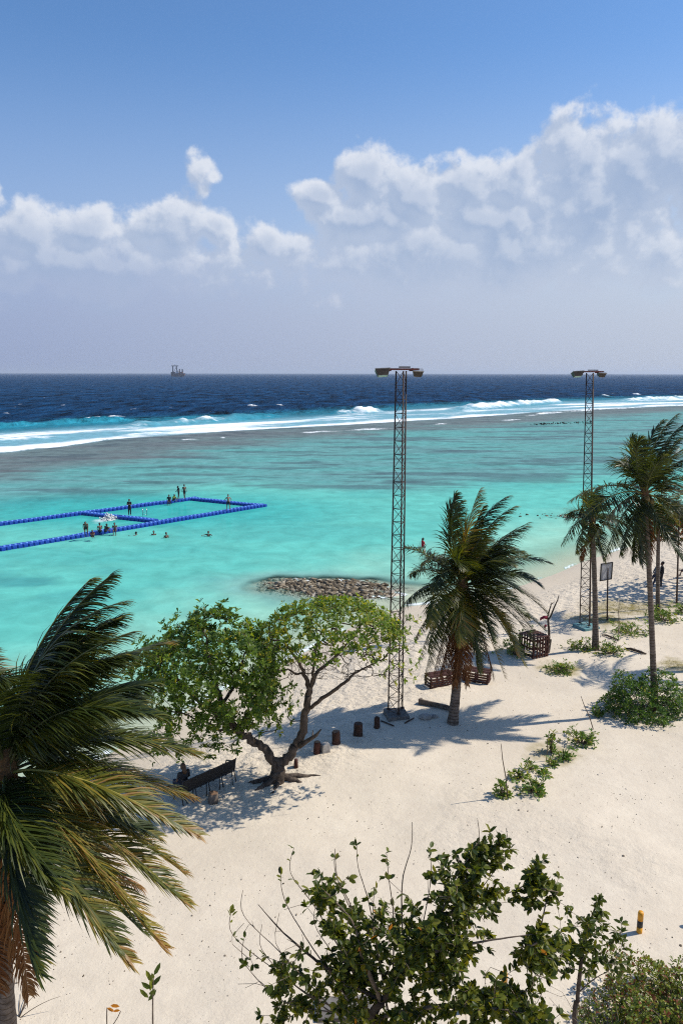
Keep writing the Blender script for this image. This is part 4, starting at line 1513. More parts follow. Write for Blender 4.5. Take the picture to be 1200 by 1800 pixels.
def build_near_tree():
    Y = 8.3
    b = Vector((0.62, Y - 0.2, hgt(0.62, Y - 0.2)))
    t = thing('broadleaf_tree', 'dark glossy leafed tree close to the camera at the bottom centre', 'tree', b)
    inv = -b
    fork = D(672, 1760, Y - .1)
    trunk = smooth_limb([(b + Vector((0, 0, -0.2)), 0.13), (b * 0.6 + fork * 0.4, 0.10), (b * 0.25 + fork * 0.75, 0.08), (D(655, 1800, Y - .1), 0.065), (fork, 0.055)], 7, 0.02, 1)
    l1 = smooth_limb([(fork, 0.035), (D(600, 1715, Y), 0.024), (D(560, 1690, Y), 0.018), (D(500, 1640, Y + .1), 0.010), (D(455, 1590, Y + .2), 0.004)], 6, 0.05, 2)
    l2 = smooth_limb([(fork, 0.045), (D(720, 1690, Y - .1), 0.034), (D(770, 1630, Y - .1), 0.024), (D(830, 1560, Y), 0.012), (D(855, 1490, Y + .2), 0.004)], 6, 0.05, 3)
    l3 = smooth_limb([(D(720, 1690, Y - .1), 0.026), (D(790, 1665, Y - .4), 0.020), (D(880, 1650, Y - .6), 0.011), (D(950, 1640, Y - .6), 0.004)], 6, 0.05, 4)
    l4 = smooth_limb([(fork, 0.032), (D(640, 1690, Y - .3), 0.024), (D(620, 1620, Y - .3), 0.012), (D(565, 1560, Y - .2), 0.004)], 6, 0.05, 5)
    l5 = smooth_limb([(D(660, 1790, Y - .1), 0.035), (D(760, 1770, Y - .5), 0.024), (D(850, 1770, Y - .8), 0.012), (D(920, 1780, Y - .9), 0.004)], 6, 0.05, 6)
    roots = [(None, trunk), (0, l1), (0, l2), (2, l3), (0, l4), (0, l5)]
    att, bare = [], []

    def cloud(n, x0, x1, y0, y1, d0, d1, isbare=False):
        for _ in range(n):
            xx, yy = (rng.normal(0, 0.42, 2) + 1) / 2
            q = D(x0 + (x1 - x0) * np.clip(xx, 0, 1), y0 + (y1 - y0) * np.clip(yy, 0, 1), Y + rng.uniform(d0, d1))
            (bare if isbare else att).append(np.array(tuple(q)))
    cloud(150, 620, 860, 1540, 1800, -0.9, 0.8)
    cloud(85, 740, 900, 1470, 1640, -0.4, 0.7)
    cloud(26, 820, 900, 1440, 1540, -0.2, 0.4)
    cloud(40, 880, 1000, 1500, 1610, -0.5, 0.3)
    cloud(60, 900, 1010, 1620, 1720, -0.7, 0.1)
    cloud(75, 780, 960, 1700, 1830, -1.1, 0.2)
    cloud(75, 560, 700, 1600, 1800, -0.6, 0.8)
    cloud(26, 430, 600, 1640, 1800, -0.4, 0.6)
    cloud(36, 520, 640, 1520, 1650, -0.3, 0.5)
    cloud(110, 600, 820, 1740, 1900, -0.9, 0.5)
    cloud(34, 430, 640, 1700, 1860, -0.6, 0.5)
    cloud(60, 820, 1000, 1720, 1880, -1.0, 0.0)
    cloud(90, 670, 850, 1560, 1760, -0.8, 0.5)
    cloud(40, 560, 680, 1660, 1780, -0.5, 0.5)
    tall = [(518, 1490), (628, 1480), (590, 1505), (575, 1550), (725, 1445), (755, 1490), (840, 1440), (890, 1455), (680, 1500), (495, 1535), (428, 1565), (408, 1600), (590, 1492), (430, 1650), (462, 1625), (560, 1580), (660, 1560)]
    shoots = []
    for k, (a_, c_) in enumerate(tall):
        dz = rng.uniform(-.1, .4)
        x1 = a_ + (700 - a_) * 0.25 + rng.uniform(-12, 12)
        x2 = a_ + (700 - a_) * 0.60
        shoots.append((None, smooth_limb([(D(x2, min(c_ + 230, 1780), Y), 0.012), (D(x1, c_ + 110, Y + dz * .6), 0.008), (D(a_ + rng.uniform(-6, 6), c_ + 45, Y + dz), 0.0055), (D(a_, c_, Y + dz), 0.0035)], 5, 0.05, 30 + k)))
    roots += shoots
    for (a_, c_) in [(410, 1660), (440, 1700), (420, 1730)]:
        bare.append(np.array(tuple(D(a_, c_, Y + rng.uniform(-.1, .4)))))
    cloud(120, 430, 900, 1560, 1790, -0.5, 0.7, True)
    allp = np.array(att + bare)
    chains, PA, par, tips = tree_graph(roots, allp, 0.16, 0.10, 0.0036, 2.3, 0.05, 5, 0.04)
    chains_part('trunk', chains, M['bark_dark'], t, inv, 0.05)
    chains_part('branches', chains, M['twig'], t, inv, 0.0, 0.05)
    # leafy tips: those whose end is an attractor of the first list
    ends = PA[np.array(tips)]
    bare_a = np.array(bare)
    ltips = [tp for tp, e in zip(tips, ends) if np.min(np.linalg.norm(bare_a - e, axis=1)) > 1e-4]
    pos, dirs = twig_leaves(PA, par, ltips, 7, 4, 0.0)
    # a tuft of leaves ends each tall shoot
    sp, sd = [], []
    for _, pl in shoots:
        e = np.array(tuple(pl[-1][0]))
        if rng.random() < 0.3:
            continue
        for q in range(int(rng.integers(2, 7))):
            sp.append(e + rng.normal(0, .012, 3) - np.array([0, 0, .03 * q]))
            r = rng.normal(size=3)
            sd.append(np.array([r[0], r[1], 0.5 + .4 * rng.random()]))
        for q in range(int(rng.integers(1, 5))):
            b_ = np.array(tuple(pl[int(rng.integers(len(pl) // 2, len(pl)))][0]))
            sp.append(b_)
            r = rng.normal(size=3)
            sd.append(np.array([r[0], r[1], 0.5]))
    pos = np.concatenate([pos, np.array(sp)])
    dirs = np.concatenate([dirs, np.array(sd)])
    leaf_parts(t, pos, dirs, 0.104, 0.46, 0.50, 0.25, 290, inv, CAMP)


build_near_tree()


def build_slender_tree():
    Y = 10.6
    b = Vector((4.0, Y - .1, hgt(4.0, Y)))
    t = thing('slender_tree', 'slim young tree with twisted stem in front of the hedge', 'tree', b)
    inv = -b
    top = D(1050, 1585, Y)
    stem = smooth_limb([(b + Vector((0, 0, -0.2)), 0.07), (D(1012, 1810, Y) * 0.5 + b * 0.5, 0.055), (D(1010, 1800, Y), 0.042), (D(1016, 1750, Y), 0.036), (D(1022, 1690, Y), 0.03), (D(1035, 1630, Y), 0.018), (top, 0.008)], 7, 0.03, 3)
    l2 = smooth_limb([(D(1016, 1745, Y), 0.015), (D(1045, 1720, Y), 0.01), (D(1075, 1700, Y), 0.006), (D(1098, 1650, Y), 0.004)], 5, 0.05, 4)
    att, bare = [], []
    for (x0, x1, y0, y1, n) in ((1030, 1060, 1575, 1630, 12), (1000, 1050, 1600, 1680, 26), (930, 1010, 1650, 1720, 18), (1050, 1095, 1610, 1660, 10), (1020, 1060, 1660, 1710, 14), (1070, 1100, 1640, 1665, 3), (1060, 1105, 1680, 1720, 6)):
        for _ in range(n):
            att.append(np.array(tuple(D(rng.uniform(x0, x1), rng.uniform(y0, y1), Y + rng.uniform(-.45, .45)))))
    for _ in range(40):
        bare.append(np.array(tuple(D(rng.uniform(960, 1100), rng.uniform(1690, 1830), Y + rng.uniform(-.5, .5)))))
    chains, PA, par, tips = tree_graph([(None, stem), (0, l2)], np.array(att + bare), 0.16, 0.10, 0.0036, 2.3, 0.03, 6, 0.025)
    chains_part('trunk', chains, M['bark_dark'], t, inv, 0.03)
    chains_part('branches', chains, M['twig'], t, inv, 0.0, 0.03)
    ends = PA[np.array(tips)]
    ba = np.array(bare)
    lt = [tp for tp, e in zip(tips, ends) if np.min(np.linalg.norm(ba - e, axis=1)) > 1e-4]
    pos, dirs = twig_leaves(PA, par, lt, 5, 3, 0.0)
    leaf_parts(t, pos, dirs, 0.125, 0.42, 0.38, 0.2, 200, inv, CAMP)


build_slender_tree()


# ------------------------------------------------------------------ shrubs
def shrub(name, label, c, rx, ry, h, n, ln, mat, group=None, nl=8, wd=0.38, mu=0.45, cat='shrub', inner=0.35, stems=7, dense=True, seed=0, wave=0.15):
    c = Vector(c)
    t = thing(name, label, cat, c, 0, group)
    p = rng.normal(size=(n, 3))
    p /= np.linalg.norm(p, axis=1)[:, None]
    p[:, 2] = np.abs(p[:, 2])
    p *= (inner + (1 - inner) * rng.random(n) ** 0.5)[:, None]
    lump = 1 + wave * np.sin(p[:, 0] * 4 + seed) * np.cos(p[:, 1] * 5 + seed) + wave * 0.6 * np.sin(p[:, 2] * 7 + p[:, 0] * 6)
    q = p * np.array([rx, ry, h]) * lump[:, None]
    q[:, 2] = np.maximum(q[:, 2], 0.06)
    ax = p * np.array([1, 1, 1.0]) + np.array([0, 0, 0.7])
    V, F, A = rosettes(q, ax, nl, ln, wd, 0.9, mu)
    stuff_part('foliage', V, F, A, mat, t, (0, 0, 0))
    mb = MB()
    ids = rng.choice(n, min(n, 60 if dense else 30), replace=False)
    for i in ids:
        e = Vector(q[i])
        s = Vector((e.x * 0.15, e.y * 0.15, -0.05))
        m_ = s * 0.5 + e * 0.5 + Vector((0, 0, 0.12 * h))
        mb.tube(bez(s, m_, e, 5), [0.018, 0.015, 0.012, 0.009, 0.006], 4, False)
    part('stems', mb, M['twig'], t, True)
    return t


def build_shrubs():
    grp = 'low green shrubs on the sand'
    c = G(1140, 1262)
    shrub('beach_shrub', 'large round green shrub around the foot of the tall palm', c + Vector((0.05, 0.6, 0)), 1.75, 1.5, 1.75, 950, 0.16, M['leaf_scaev'], grp, 8, 0.36, 0.33, stems=12, inner=0.5)
    c = G(1200, 1240)
    shrub('beach_shrub', 'green shrub cut by the right edge next to the large round shrub', c + Vector((0.6, 0.2, 0)), 1.0, 1.0, 1.2, 200, 0.15, M['leaf_scaev'], grp, 8, 0.36, 0.33)
    for (px, py, rx, h, n, lab) in ((985, 1182, 0.72, 0.65, 70, 'small shrub on brown litter in front of the slatted wooden crate'),
                                    (1020, 1140, 0.75, 0.55, 60, 'low shrub just left of the shorter palm trunk'),
                                    (1074, 1148, 0.85, 0.75, 80, 'low shrub just right of the shorter palm trunk'),
                                    (1108, 1112, 1.25, 0.7, 100, 'spreading low shrub with a thin stick, behind the slender palm trunk'),
                                    (1165, 1090, 1.15, 1.0, 140, 'shrub around the foot of the farther dark trunk'),
                                    (1197, 1078, 0.7, 0.7, 50, 'pale shrub at the right edge near the foot of the thin pole'),
                                    (908, 1150, 0.95, 1.35, 120, 'upright green bush half hidden behind the middle palm'),
                                    (1049, 1258, 0.22, 0.5, 16, 'small upright plant beside the leaning stick'),
                                    (1022, 1305, 0.75, 0.6, 64, 'broad low plant at the upper end of the row of seedlings'),
                                    (969, 1322, 0.22, 1.0, 22, 'tall thin seedling with a leafy top in the middle of the row'),
                                    (992, 1334, 0.34, 0.42, 22, 'small bright seedling right of the tall thin seedling'),
                                    (972, 1345, 0.22, 0.36, 12, 'tiny seedling below the tall thin seedling'),
                                    (958, 1362, 0.24, 0.30, 12, 'tiny low seedling at the end of the lowest clump'),
                                    (938, 1392, 0.50, 0.50, 46, 'lowest leafy clump of the seedling row'),
                                    (912, 1368, 0.34, 0.45, 20, 'seedling between the thin upright stick and the lowest clump'),
                                    (934, 1352, 0.26, 0.36, 12, 'tiny seedling behind the lowest clump'),
                                    (884, 1398, 0.30, 0.75, 24, 'seedling with drooping leaves at the foot of the thin upright stick')):
        c = G(px, py)
        shrub('seedling_plant' if rx < 0.6 else 'beach_shrub', lab, c, rx, rx * 0.8, h, n, 0.19 if rx < 0.6 else 0.17, M['leaf_scaev'], 'seedlings in a row' if rx < 0.6 else grp, 7, 0.36, 0.66, 'plant' if rx < 0.6 else 'shrub', inner=0.25, dense=False, seed=px * 0.1, wave=0.3)
    # hedge in the lower right corner
    c = G(1155, 1800)
    shrub('hedge_bush', 'yellow green hedge with a few red leaves in the bottom right corner', c + Vector((0.35, -0.1, 0)), 1.85, 1.4, 1.35, 1700, 0.10, M['leaf_hedge'], None, 7, 0.50, 0.66, 'bush', inner=0.45, wave=0.22)
    c = G(1075, 1840)
    shrub('hedge_bush', 'thinner part of the hedge beneath the slim young tree', c, 1.1, 0.8, 0.95, 260, 0.09, M['leaf_hedge'], None, 6, 0.50, 0.5, 'bush', inner=0.3, wave=0.3, dense=True)
    # sea almond with reddish leaves, mostly beyond the right edge
    b = G(1262, 1035)
    t = thing('almond_tree', 'broad tree with reddish brown leaves behind the palms at the right edge', 'tree', b)
    inv = -b
    tk = smooth_limb([(b + Vector((0, 0, -.2)), 0.24), (b + Vector((-.1, 0, 1.6)), 0.19), (b + Vector((-.3, .1, 3.0)), 0.15)], 6, 0.03, 1)
    att = []
    cc = np.array(tuple(b)) + np.array([0.2, 0.3, 4.7])
    while len(att) < 420:
        p = rng.normal(size=3)
        p /= np.linalg.norm(p)
        if p[2] < -0.45:
            continue
        att.append(cc + p * np.array([4.6, 3.6, 1.9]) * rng.uniform(0.5, 1.0))
    for _ in range(90):
        att.append(np.array(tuple(D(rng.uniform(1140, 1230), rng.uniform(895, 952), b.y + rng.uniform(-2, 2)))))
    att = np.array(att)
    chains, PA, par, tips = tree_graph([(None, tk)], att, 0.5, 0.12, 0.008, 2.3, 0.05, 9, 0.1)
    chains_part('trunk', chains, M['bark'], t, inv, 0.12)
    chains_part('branches', chains, M['bark_dark'], t, inv, 0.0, 0.12)
    V, F, A = rosettes(att, att - cc + np.array([0, 0, 2.0]), 14, 0.26, 0.5, 1.0, 0.66, 0.28)
    stuff_part('foliage', V, F, A, M['leaf_almond'], t, inv)


build_shrubs()


def build_near_shoots():
    # leafy shoot and dry stalks at the bottom left, rising from below the frame
    Y = 8.0
    top = D(272, 1715, Y)
    b = Vector((top.x - 0.05, Y, hgt(top.x, Y)))
    t = thing('tall_shoot', 'single upright leafy shoot at the bottom left', 'plant', b)
    pts = bez(b + Vector((0, 0, -.1)), D(262, 1830, Y), top, 26)
    part('stem', MB().tube([p - b for p in pts], [0.03 * (1 - .8 * i / 25) for i in range(26)], 6), M['twig'], t, True)
    for k in range(9):
        f = k / 8
        p = D(262 + 10 * f, 1760 - 45 * f, Y) - b
        a = k * 2.4 + 0.6
        d = Vector((math.cos(a) * 0.8, math.sin(a) * 0.5, 0.75)).normalized()
        nz = Vector((0.3, -1, 0.4))
        nz = (nz - d * nz.dot(d)).normalized()
        mt = Matrix((d, nz.cross(d), nz)).transposed().to_4x4()
        o = link('leaf', LEAF_MESHES[(3, 6, 4, 7, 5, 2, 7, 6, 4)[k]], t)
        o.matrix_local = Matrix.Translation(p) @ mt @ Matrix.Diagonal((0.155, 0.06, 0.155, 1))
    c = D(195, 1775, 8.4)
    b = Vector((c.x, 8.4, hgt(c.x, 8.4)))
    t = thing('dry_stalk', 'dry forked stalk with withered leaves at the bottom left', 'plant', b)
    mb = MB()
    mb.tube(bez(b - b, D(185, 1840, 8.4) - b, D(190, 1772, 8.4) - b, 20), [0.018 * (1 - .6 * i / 19) for i in range(20)], 5)
    mb.tube(bez(D(188, 1815, 8.4) - b, D(205, 1800, 8.4) - b, D(214, 1778, 8.4) - b, 5), 0.006, 5)
    part('stem', mb, M['twig'], t, True)
    for (px, py, s) in ((196, 1768, .13), (190, 1772, .11), (201, 1778, .10)):
        d = Vector((0.9, -.2, rng.uniform(-.3, .4))).normalized()
        nz = Vector((0, -.6, 1))
        nz = (nz - d * nz.dot(d)).normalized()
        mt = Matrix((d, nz.cross(d), nz)).transposed().to_4x4()
        o = link('withered_leaf', LEAF_MESHES[9], t)
        o.matrix_local = Matrix.Translation(D(px, py, 8.4) - b) @ mt @ Matrix.Diagonal((s, s * .4, s, 1))
    b = G(35, 1790)
    t = thing('dry_twigs', 'bare dry twigs on the sand at the foot of the near palm', 'twigs', b)
    for k, (px, py, h) in enumerate(((60, 1745, 0), (80, 1735, 0), (110, 1775, 0), (45, 1755, 0), (70, 1770, 0))):
        e = G(px, py) + Vector((0, 0, 0.35)) - b
        part('twig', MB().tube(bez(Vector((0, 0, -.03)), e * 0.5 + Vector((rng.uniform(-.1, .1), 0, .12)), e, 8), [0.012 * (1 - .7 * i / 7) for i in range(8)], 5), M['twig'], t, True)


build_near_shoots()


# ------------------------------------------------------------------ floodlight towers
UNIT_BAR = {}


def bar_obj(name, a, b, r, mat, parent, sides=5):
    """a straight bar between two points; all bars share one unit mesh per material"""
    key = (mat.name, sides)
    if key not in UNIT_BAR:
        UNIT_BAR[key] = MB().tube([(0, 0, 0), (0, 0, 1)], 1.0, sides).mesh('bar', mat, True)
    o = bpy.data.objects.new(name, UNIT_BAR[key])
    COL.objects.link(o)
    o.parent = parent
    d = Vector(b) - Vector(a)
    q = d.to_track_quat('Z', 'Y').to_matrix().to_4x4()
    o.matrix_local = Matrix.Translation(Vector(a)) @ q @ Matrix.Diagonal((r, r, d.length, 1))
    return o


def tower(label, base, top, R0, R1, theta, bays, plinth_mat, plinth_size, rz):
    t = thing('floodlight_tower', label, 'light tower', base, 0, 'steel lattice floodlight towers')
    H = Vector(top) - Vector(base)
    part('plinth', MB().box((0, 0, -0.02), (plinth_size, plinth_size, 0.36), Matrix.Rotation(rz, 3, 'Z'), 0.92), plinth_mat, t, False, 0.02)

    def cr(k, f):
        r = R0 + (R1 - R0) * f
        a = R(theta + 120 * k)
        return H * f + Vector((math.cos(a) * r, math.sin(a) * r, 0.22 * (1 - f)))
    for k in range(3):
        part('leg', MB().tube([cr(k, 0), cr(k, 0.5), cr(k, 1)], 0.030, 8), M['rust'], t, True)
        part('base_plate', MB().box(cr(k, 0) + Vector((0, 0, 0.04)), (0.16, 0.16, 0.03)), M['rust'], t)
    for i in range(bays):
        f0, f1 = i / bays, (i + 1) / bays
        for k in range(3):
            k2 = (k + 1) % 3
            bar_obj('brace', cr(k, f0), cr(k2, f0), 0.013, M['rust'], t)
            if (i + k) % 2:
                bar_obj('brace', cr(k, f0), cr(k2, f1), 0.013, M['rust'], t)
            else:
                bar_obj('brace', cr(k2, f0), cr(k, f1), 0.013, M['rust'], t)
    # head: cross arms and two big floodlights hung below their ends
    z = H + Vector((0, 0, 0.02))
    arm = MB()
    arm.box(z + Vector((-0.05, 0, 0.05)), (1.45, 0.07, 0.07))
    arm.box(z + Vector((0.0, 0.20, 0.04)), (1.0, 0.05, 0.05))
    part('cross_arm', arm, M['rust_red'], t)
    part('top_cap', MB().box(z + Vector((0.10, 0, 0.13)), (0.42, 0.42, 0.05)), M['rust'], t)
    for sx, w in ((-1, 0.56), (1, 0.42)):
        c = z + Vector((0.66 * sx - (0.10 if sx < 0 else 0.02), -0.12 if sx < 0 else 0.25, -0.10))
        rot = Matrix.Rotation(R(3) * sx, 3, 'Y') @ Matrix.Rotation(R(-14 if sx < 0 else 12), 3, 'X')
        fl = part('floodlight', MB().box(c, (w, 0.5, 0.22), rot @ Matrix.Rotation(math.pi, 3, 'X'), 0.72), M['lamp_housing'], t, False, 0.015)
        part('lens', MB().box(c + rot @ Vector((0, 0, -0.117)), (w * 0.62, 0.33, 0.012), rot), M['lamp_glass'], fl)
        part('lid', MB().box(c + rot @ Vector((0, 0, 0.125)), (w * 1.04, 0.53, 0.03), rot), M['lamp_glass'], fl)  # pale colour paints the sunlit strip along the top
        part('bracket', MB().box(c + Vector((-0.24 * sx, 0.02, 0.10)), (0.20, 0.05, 0.05)).box(c + Vector((-0.20 * sx, 0.05, 0.17)), (0.05, 0.25, 0.05)), M['rust_red'], fl)
    return t


def build_towers():
    b = G(697, 1258)
    tower('nearer rusty lattice floodlight tower on a low concrete block, beside the middle palm', b, D(706, 652, b.y), 0.36, 0.235, 160, 26, M['concrete_dark'], 0.98, 0.2)
    b = G(1030, 1103)
    tower('farther lattice floodlight tower on a teal painted block', b, D(1038, 655, b.y), 0.36, 0.235, 158, 26, M['teal_paint'], 1.15, 0.4)
    # loose bars and a scrap on the sand by the near tower
    for (a, c, lab) in (((670, 1268), (693, 1277), 'short iron bar lying on the sand left of the near tower'), ((712, 1272), (728, 1263), 'short iron bar lying on the sand right of the near tower')):
        p, q = G(*a), G(*c)
        o = part('iron_bar', MB().tube([p + Vector((0, 0, 0.03)) - p, (p + q) / 2 + Vector((0, 0, 0.035)) - p, q + Vector((0, 0, 0.03)) - p], [0.03, 0.028, 0.025], 6), M['rust'], None, True)
        o.location = p
        tag(o, lab, 'iron bar', 'loose iron bars')


build_towers()


# ------------------------------------------------------------------ stumps, planks, pallet seats, crate
def build_beach_wood():
    grp = 'short wooden posts in a row'
    for (px, py, r, h, mat, lean, lab) in ((558, 1324, 0.13, 0.46, M['wood_red'], 0.05, 'red brown sawn post nearest the forked tree'),
                                           (592, 1307, 0.165, 0.52, M['wood_dark'], -0.04, 'dark reddish post, second from the forked tree'),
                                           (630, 1292, 0.185, 0.50, M['wood_dark'], 0.02, 'thickest dark post, third from the forked tree'),
                                           (663, 1279, 0.115, 0.48, M['wood_dark'], 0.03, 'thin rounded dark post nearest the floodlight tower')):
        b = G(px, py)
        t = thing('wooden_post', lab, 'wooden post', b, rng.uniform(0, 3), grp)
        mb = MB()
        zz = [-0.15, 0.0, 0.15, 0.3, h * 0.9, h]
        rr = [r * 1.12, r * 1.1, r * 1.0, r * 0.98, r * 0.97, r * (0.55 if px == 663 else 0.93)]
        mb.tube([(lean * z, rng.uniform(-.008, .008), z) for z in zz], rr, 12)
        mb.v = [(v[0] * (1 + 0.08 * math.sin(5 * math.atan2(v[1], v[0] + 1e-6))), v[1] * (1 + 0.06 * math.cos(4 * v[0] / r)), v[2]) for v in mb.v]
        part('bark', mb, mat, t, True)
        if px != 663:
            part('sawn_top', MB().tube([(lean * h, 0, h + 0.002), (lean * h, 0, h + 0.015)], [r * 0.86, r * 0.8], 12), M['cut_wood'] if px != 630 else M['wood_dark'], t)
    b = G(573, 1322)
    t = thing('concrete_stump', 'small weathered grey block behind the red brown post', 'block', b, 0.4)
    part('body', MB().box((0, 0.05, 0.12), (0.34, 0.30, 0.44), None, 0.9), M['concrete'], t, False, 0.03)
    b = G(521, 1349)
    t = thing('wooden_post', 'low red brown stake half hidden behind the leaning right trunk', 'wooden post', b, 0.4, grp)
    part('bark', MB().tube([(0, 0, -.1), (0, 0, .15), (0.01, 0, .33)], [0.085, 0.08, 0.07], 9), M['wood_red'], t, True)
    # plank edging
    a, c = G(736, 1237), G(800, 1252)
    d = c - a
    ang = math.atan2(d.y, d.x)
    o = part('plank', MB().box((d.length / 2, 0, 0.10), (d.length, 0.09, 0.30)).box((0.03, 0.14, 0.09), (0.09, 0.2, 0.22)), M['wood_grey'], None, False, 0.01)
    o.location = a
    o.rotation_euler = (0, 0, ang)
    tag(o, 'weathered plank set on edge left of the middle palm trunk', 'plank')
    b = G(748, 1262)
    o = part('coral_lump', MB().sphere((0, 0, 0.06), 0.3, 9, 7, (1.0, .7, .45)).sphere((.35, .1, 0.02), 0.2, 8, 6, (1.1, .7, .5)), M['concrete'], None, True)
    o.location = b
    tag(o, 'low pale lump of coral rock beside the plank edging', 'rock')

    # curved slatted seats round the middle palm
    def slat_seat(px0, py0, px1, py1, lab, h=0.52):
        a, c = G(px0, py0), G(px1, py1)
        d = c - a
        L = d.length
        t = thing('slatted_seat', lab, 'bench', a, math.atan2(d.y, d.x), 'slatted seats round the palm')
        for k in range(5):
            y = k * 0.13
            part('slat', MB().box((L / 2, 0.08 + y, h + 0.01 * (k % 2)), (L, 0.105, 0.035)), M['wood_red'], t, False, 0.006)
        for k in range(4):
            part('slat', MB().box((L / 2, 0.0 - 0.003 * k, 0.06 + k * 0.118), (L * (1 - 0.01 * k), 0.03, 0.092)), M['wood_red'], t, False, 0.006)
        for x in (0.05, L / 2, L - 0.05):
            part('leg', MB().box((x, 0.06, h / 2 - 0.05), (0.08, 0.08, h)), M['wood_dark'], t)
            part('leg', MB().box((x, 0.56, h / 2 - 0.05), (0.08, 0.08, h)), M['wood_dark'], t)
        for x in (-0.02, L + 0.02):
            for k in range(3):
                part('slat', MB().box((x, 0.31, 0.10 + k * 0.15), (0.03, 0.5, 0.09)), M['wood_red'], t, False, 0.006)
    slat_seat(757, 1211, 800, 1202, 'slatted red brown seat left of the middle palm trunk')
    slat_seat(812, 1196, 858, 1204, 'slatted red brown seat right of the middle palm trunk')
    # open slatted crate
    b = G(937, 1158)
    t = thing('wooden_crate', 'open red brown slatted wooden crate standing on the sand', 'crate', b, R(28))
    W, Dp, H = 0.95, 1.05, 1.05
    for (x, y) in ((0, 0), (W, 0), (W, Dp), (0, Dp)):
        part('post', MB().box((x, y, H / 2 - 0.05), (0.09, 0.09, H + 0.1)), M['wood_red'], t, False, 0.006)
    for k in range(4):
        x = 0.2 + k * 0.185
        part('slat', MB().box((x, -0.06, H / 2), (0.10, 0.022, H)), M['wood_red'], t, False, 0.004)
        part('slat', MB().box((x, Dp + 0.06, H / 2), (0.10, 0.022, H)), M['wood_red'], t, False, 0.004)
    for k in range(4):
        y = 0.22 + k * 0.2
        part('slat', MB().box((W + 0.06, y, H / 2), (0.022, 0.12, H)), M['wood_red'], t, False, 0.004)
    for k in range(6):
        part('slat', MB().box((W / 2, 0.04 + k * 0.195, H + 0.03), (W + 0.16, 0.13, 0.025)), M['wood_red'], t, False, 0.004)
    for z in (0.12, 0.52, 0.94):
        part('rail', MB().box((W / 2, -0.035, z), (W, 0.024, 0.10)), M['wood_red'], t, False, 0.004)
        part('rail', MB().box((W + 0.035, Dp / 2, z), (0.024, Dp, 0.10)), M['wood_red'], t, False, 0.004)
        part('rail', MB().box((-0.055, Dp / 2, z), (0.024, Dp, 0.10)), M['wood_red'], t, False, 0.004)
    part('arm_board', MB().box((W + 0.35, 0.5, 0.72), (0.5, 0.14, 0.04), Matrix.Rotation(-0.25, 3, 'Y')).box((W + 0.5, 0.35, 0.32), (0.08, 0.06, 0.75), Matrix.Rotation(0.12, 3, 'Y')), M['wood_grey'], t)
    # dead sapling with red cloth
    b = G(965, 1130)
    Y = b.y
    t = thing('dead_sapling', 'dead forked sapling behind the crate with red cloth tied to it', 'dead tree', b)
    mb = MB()
    mb.tube([Vector((0, 0, -.2)), D(965, 1108, Y) - b, D(963, 1090, Y) - b, D(968, 1082, Y) - b, D(974, 1067, Y) - b, D(980, 1054, Y) - b, D(982, 1046, Y) - b], [0.075, 0.065, 0.055, 0.05, 0.04, 0.03, 0.015], 8)
    mb.tube([D(964, 1095, Y) - b, D(962, 1084, Y) - b, D(966, 1070, Y) - b, D(970, 1058, Y) - b], [0.05, 0.045, 0.035, 0.015], 7)
    mb.tube([D(967, 1063, Y) - b, D(975, 1057, Y) - b], [0.025, 0.01], 6)
    part('stem', mb, M['bark_dark'], t, True)
    cl = MB()
    c0 = D(961, 1085, Y - .1) - b
    cl.tube([c0, c0 + Vector((-0.16, 0, 0.02)), c0 + Vector((-0.30, 0.02, -0.06)), c0 + Vector((-.34, .02, -.16))], [0.10, 0.085, 0.07, 0.04], 8)
    c1 = D(960, 1098, Y - .1) - b
    cl.tube([c1, c1 + Vector((-.08, 0, -.12)), c1 + Vector((-.06, 0, -.24))], [0.07, 0.055, 0.02], 7)
    part('tied_cloth', cl, M['red_cloth'], t, True)
    # log and fallen branches
    for (a, c, r, lab) in (((1058, 1117), (1088, 1126), 0.05, 'thin fallen branch lying behind the shorter palm'), ((1098, 1141), (1136, 1150), 0.07, 'dry fallen frond lying left of the slender palm trunk')):
        p, q = G(*a), G(*c)
        t = thing('fallen_branch', lab, 'branch', p)
        e = q - p
        part('stick', MB().tube([Vector((0, 0, .05)), e * .3 + Vector((0, .08, .09)), e * .7 + Vector((0, -.05, .08)), e + Vector((0, 0, .04))], [r * .6, r, r, r * .4], 7), M['bark_dark'], t, True)
        tw = MB()
        for k in range(9):
            s = e * (k / 9)
            tw.tube([s + Vector((0, 0, .06)), s + Vector((rng.uniform(-.2, .1), rng.uniform(-.35, .35), .12)), s + Vector((rng.uniform(-.35, .2), rng.uniform(-.6, .6), .05))], [.015, .012, .005], 4)
        o = part('twigs', tw, M['bark_dark'], t, True)
        o['kind'] = 'stuff'
    # thin sticks planted in the sand
    for (x0, y0, x1, y1, r, lab) in ((893, 1400, 881, 1308, 0.022, 'thin upright stick at the left end of the seedling row'),
                                     (1044, 1281, 1021, 1223, 0.022, 'thin stick leaning left at the upper end of the seedling row'),
                                     (960, 1337, 964, 1290, 0.018, 'thin stick beside the tall seedling in the row'),
                                     (1087, 1125, 1088, 1056, 0.024, 'thin pole in the spreading shrub behind the slender palm')):
        b = G(x0, y0)
        e = D(x1, y1, b.y - 0.1) - b
        o = part('stick', MB().tube([Vector((0, 0, -.1)), e * .35 + Vector((.015, 0, 0)), e * .7 - Vector((.015, 0, 0)), e], [r, r * .9, r * .8, r * .5], 6), M['twig'], None, True)
        o.location = b
        tag(o, lab, 'stick', 'thin sticks planted in the sand')


build_beach_wood()


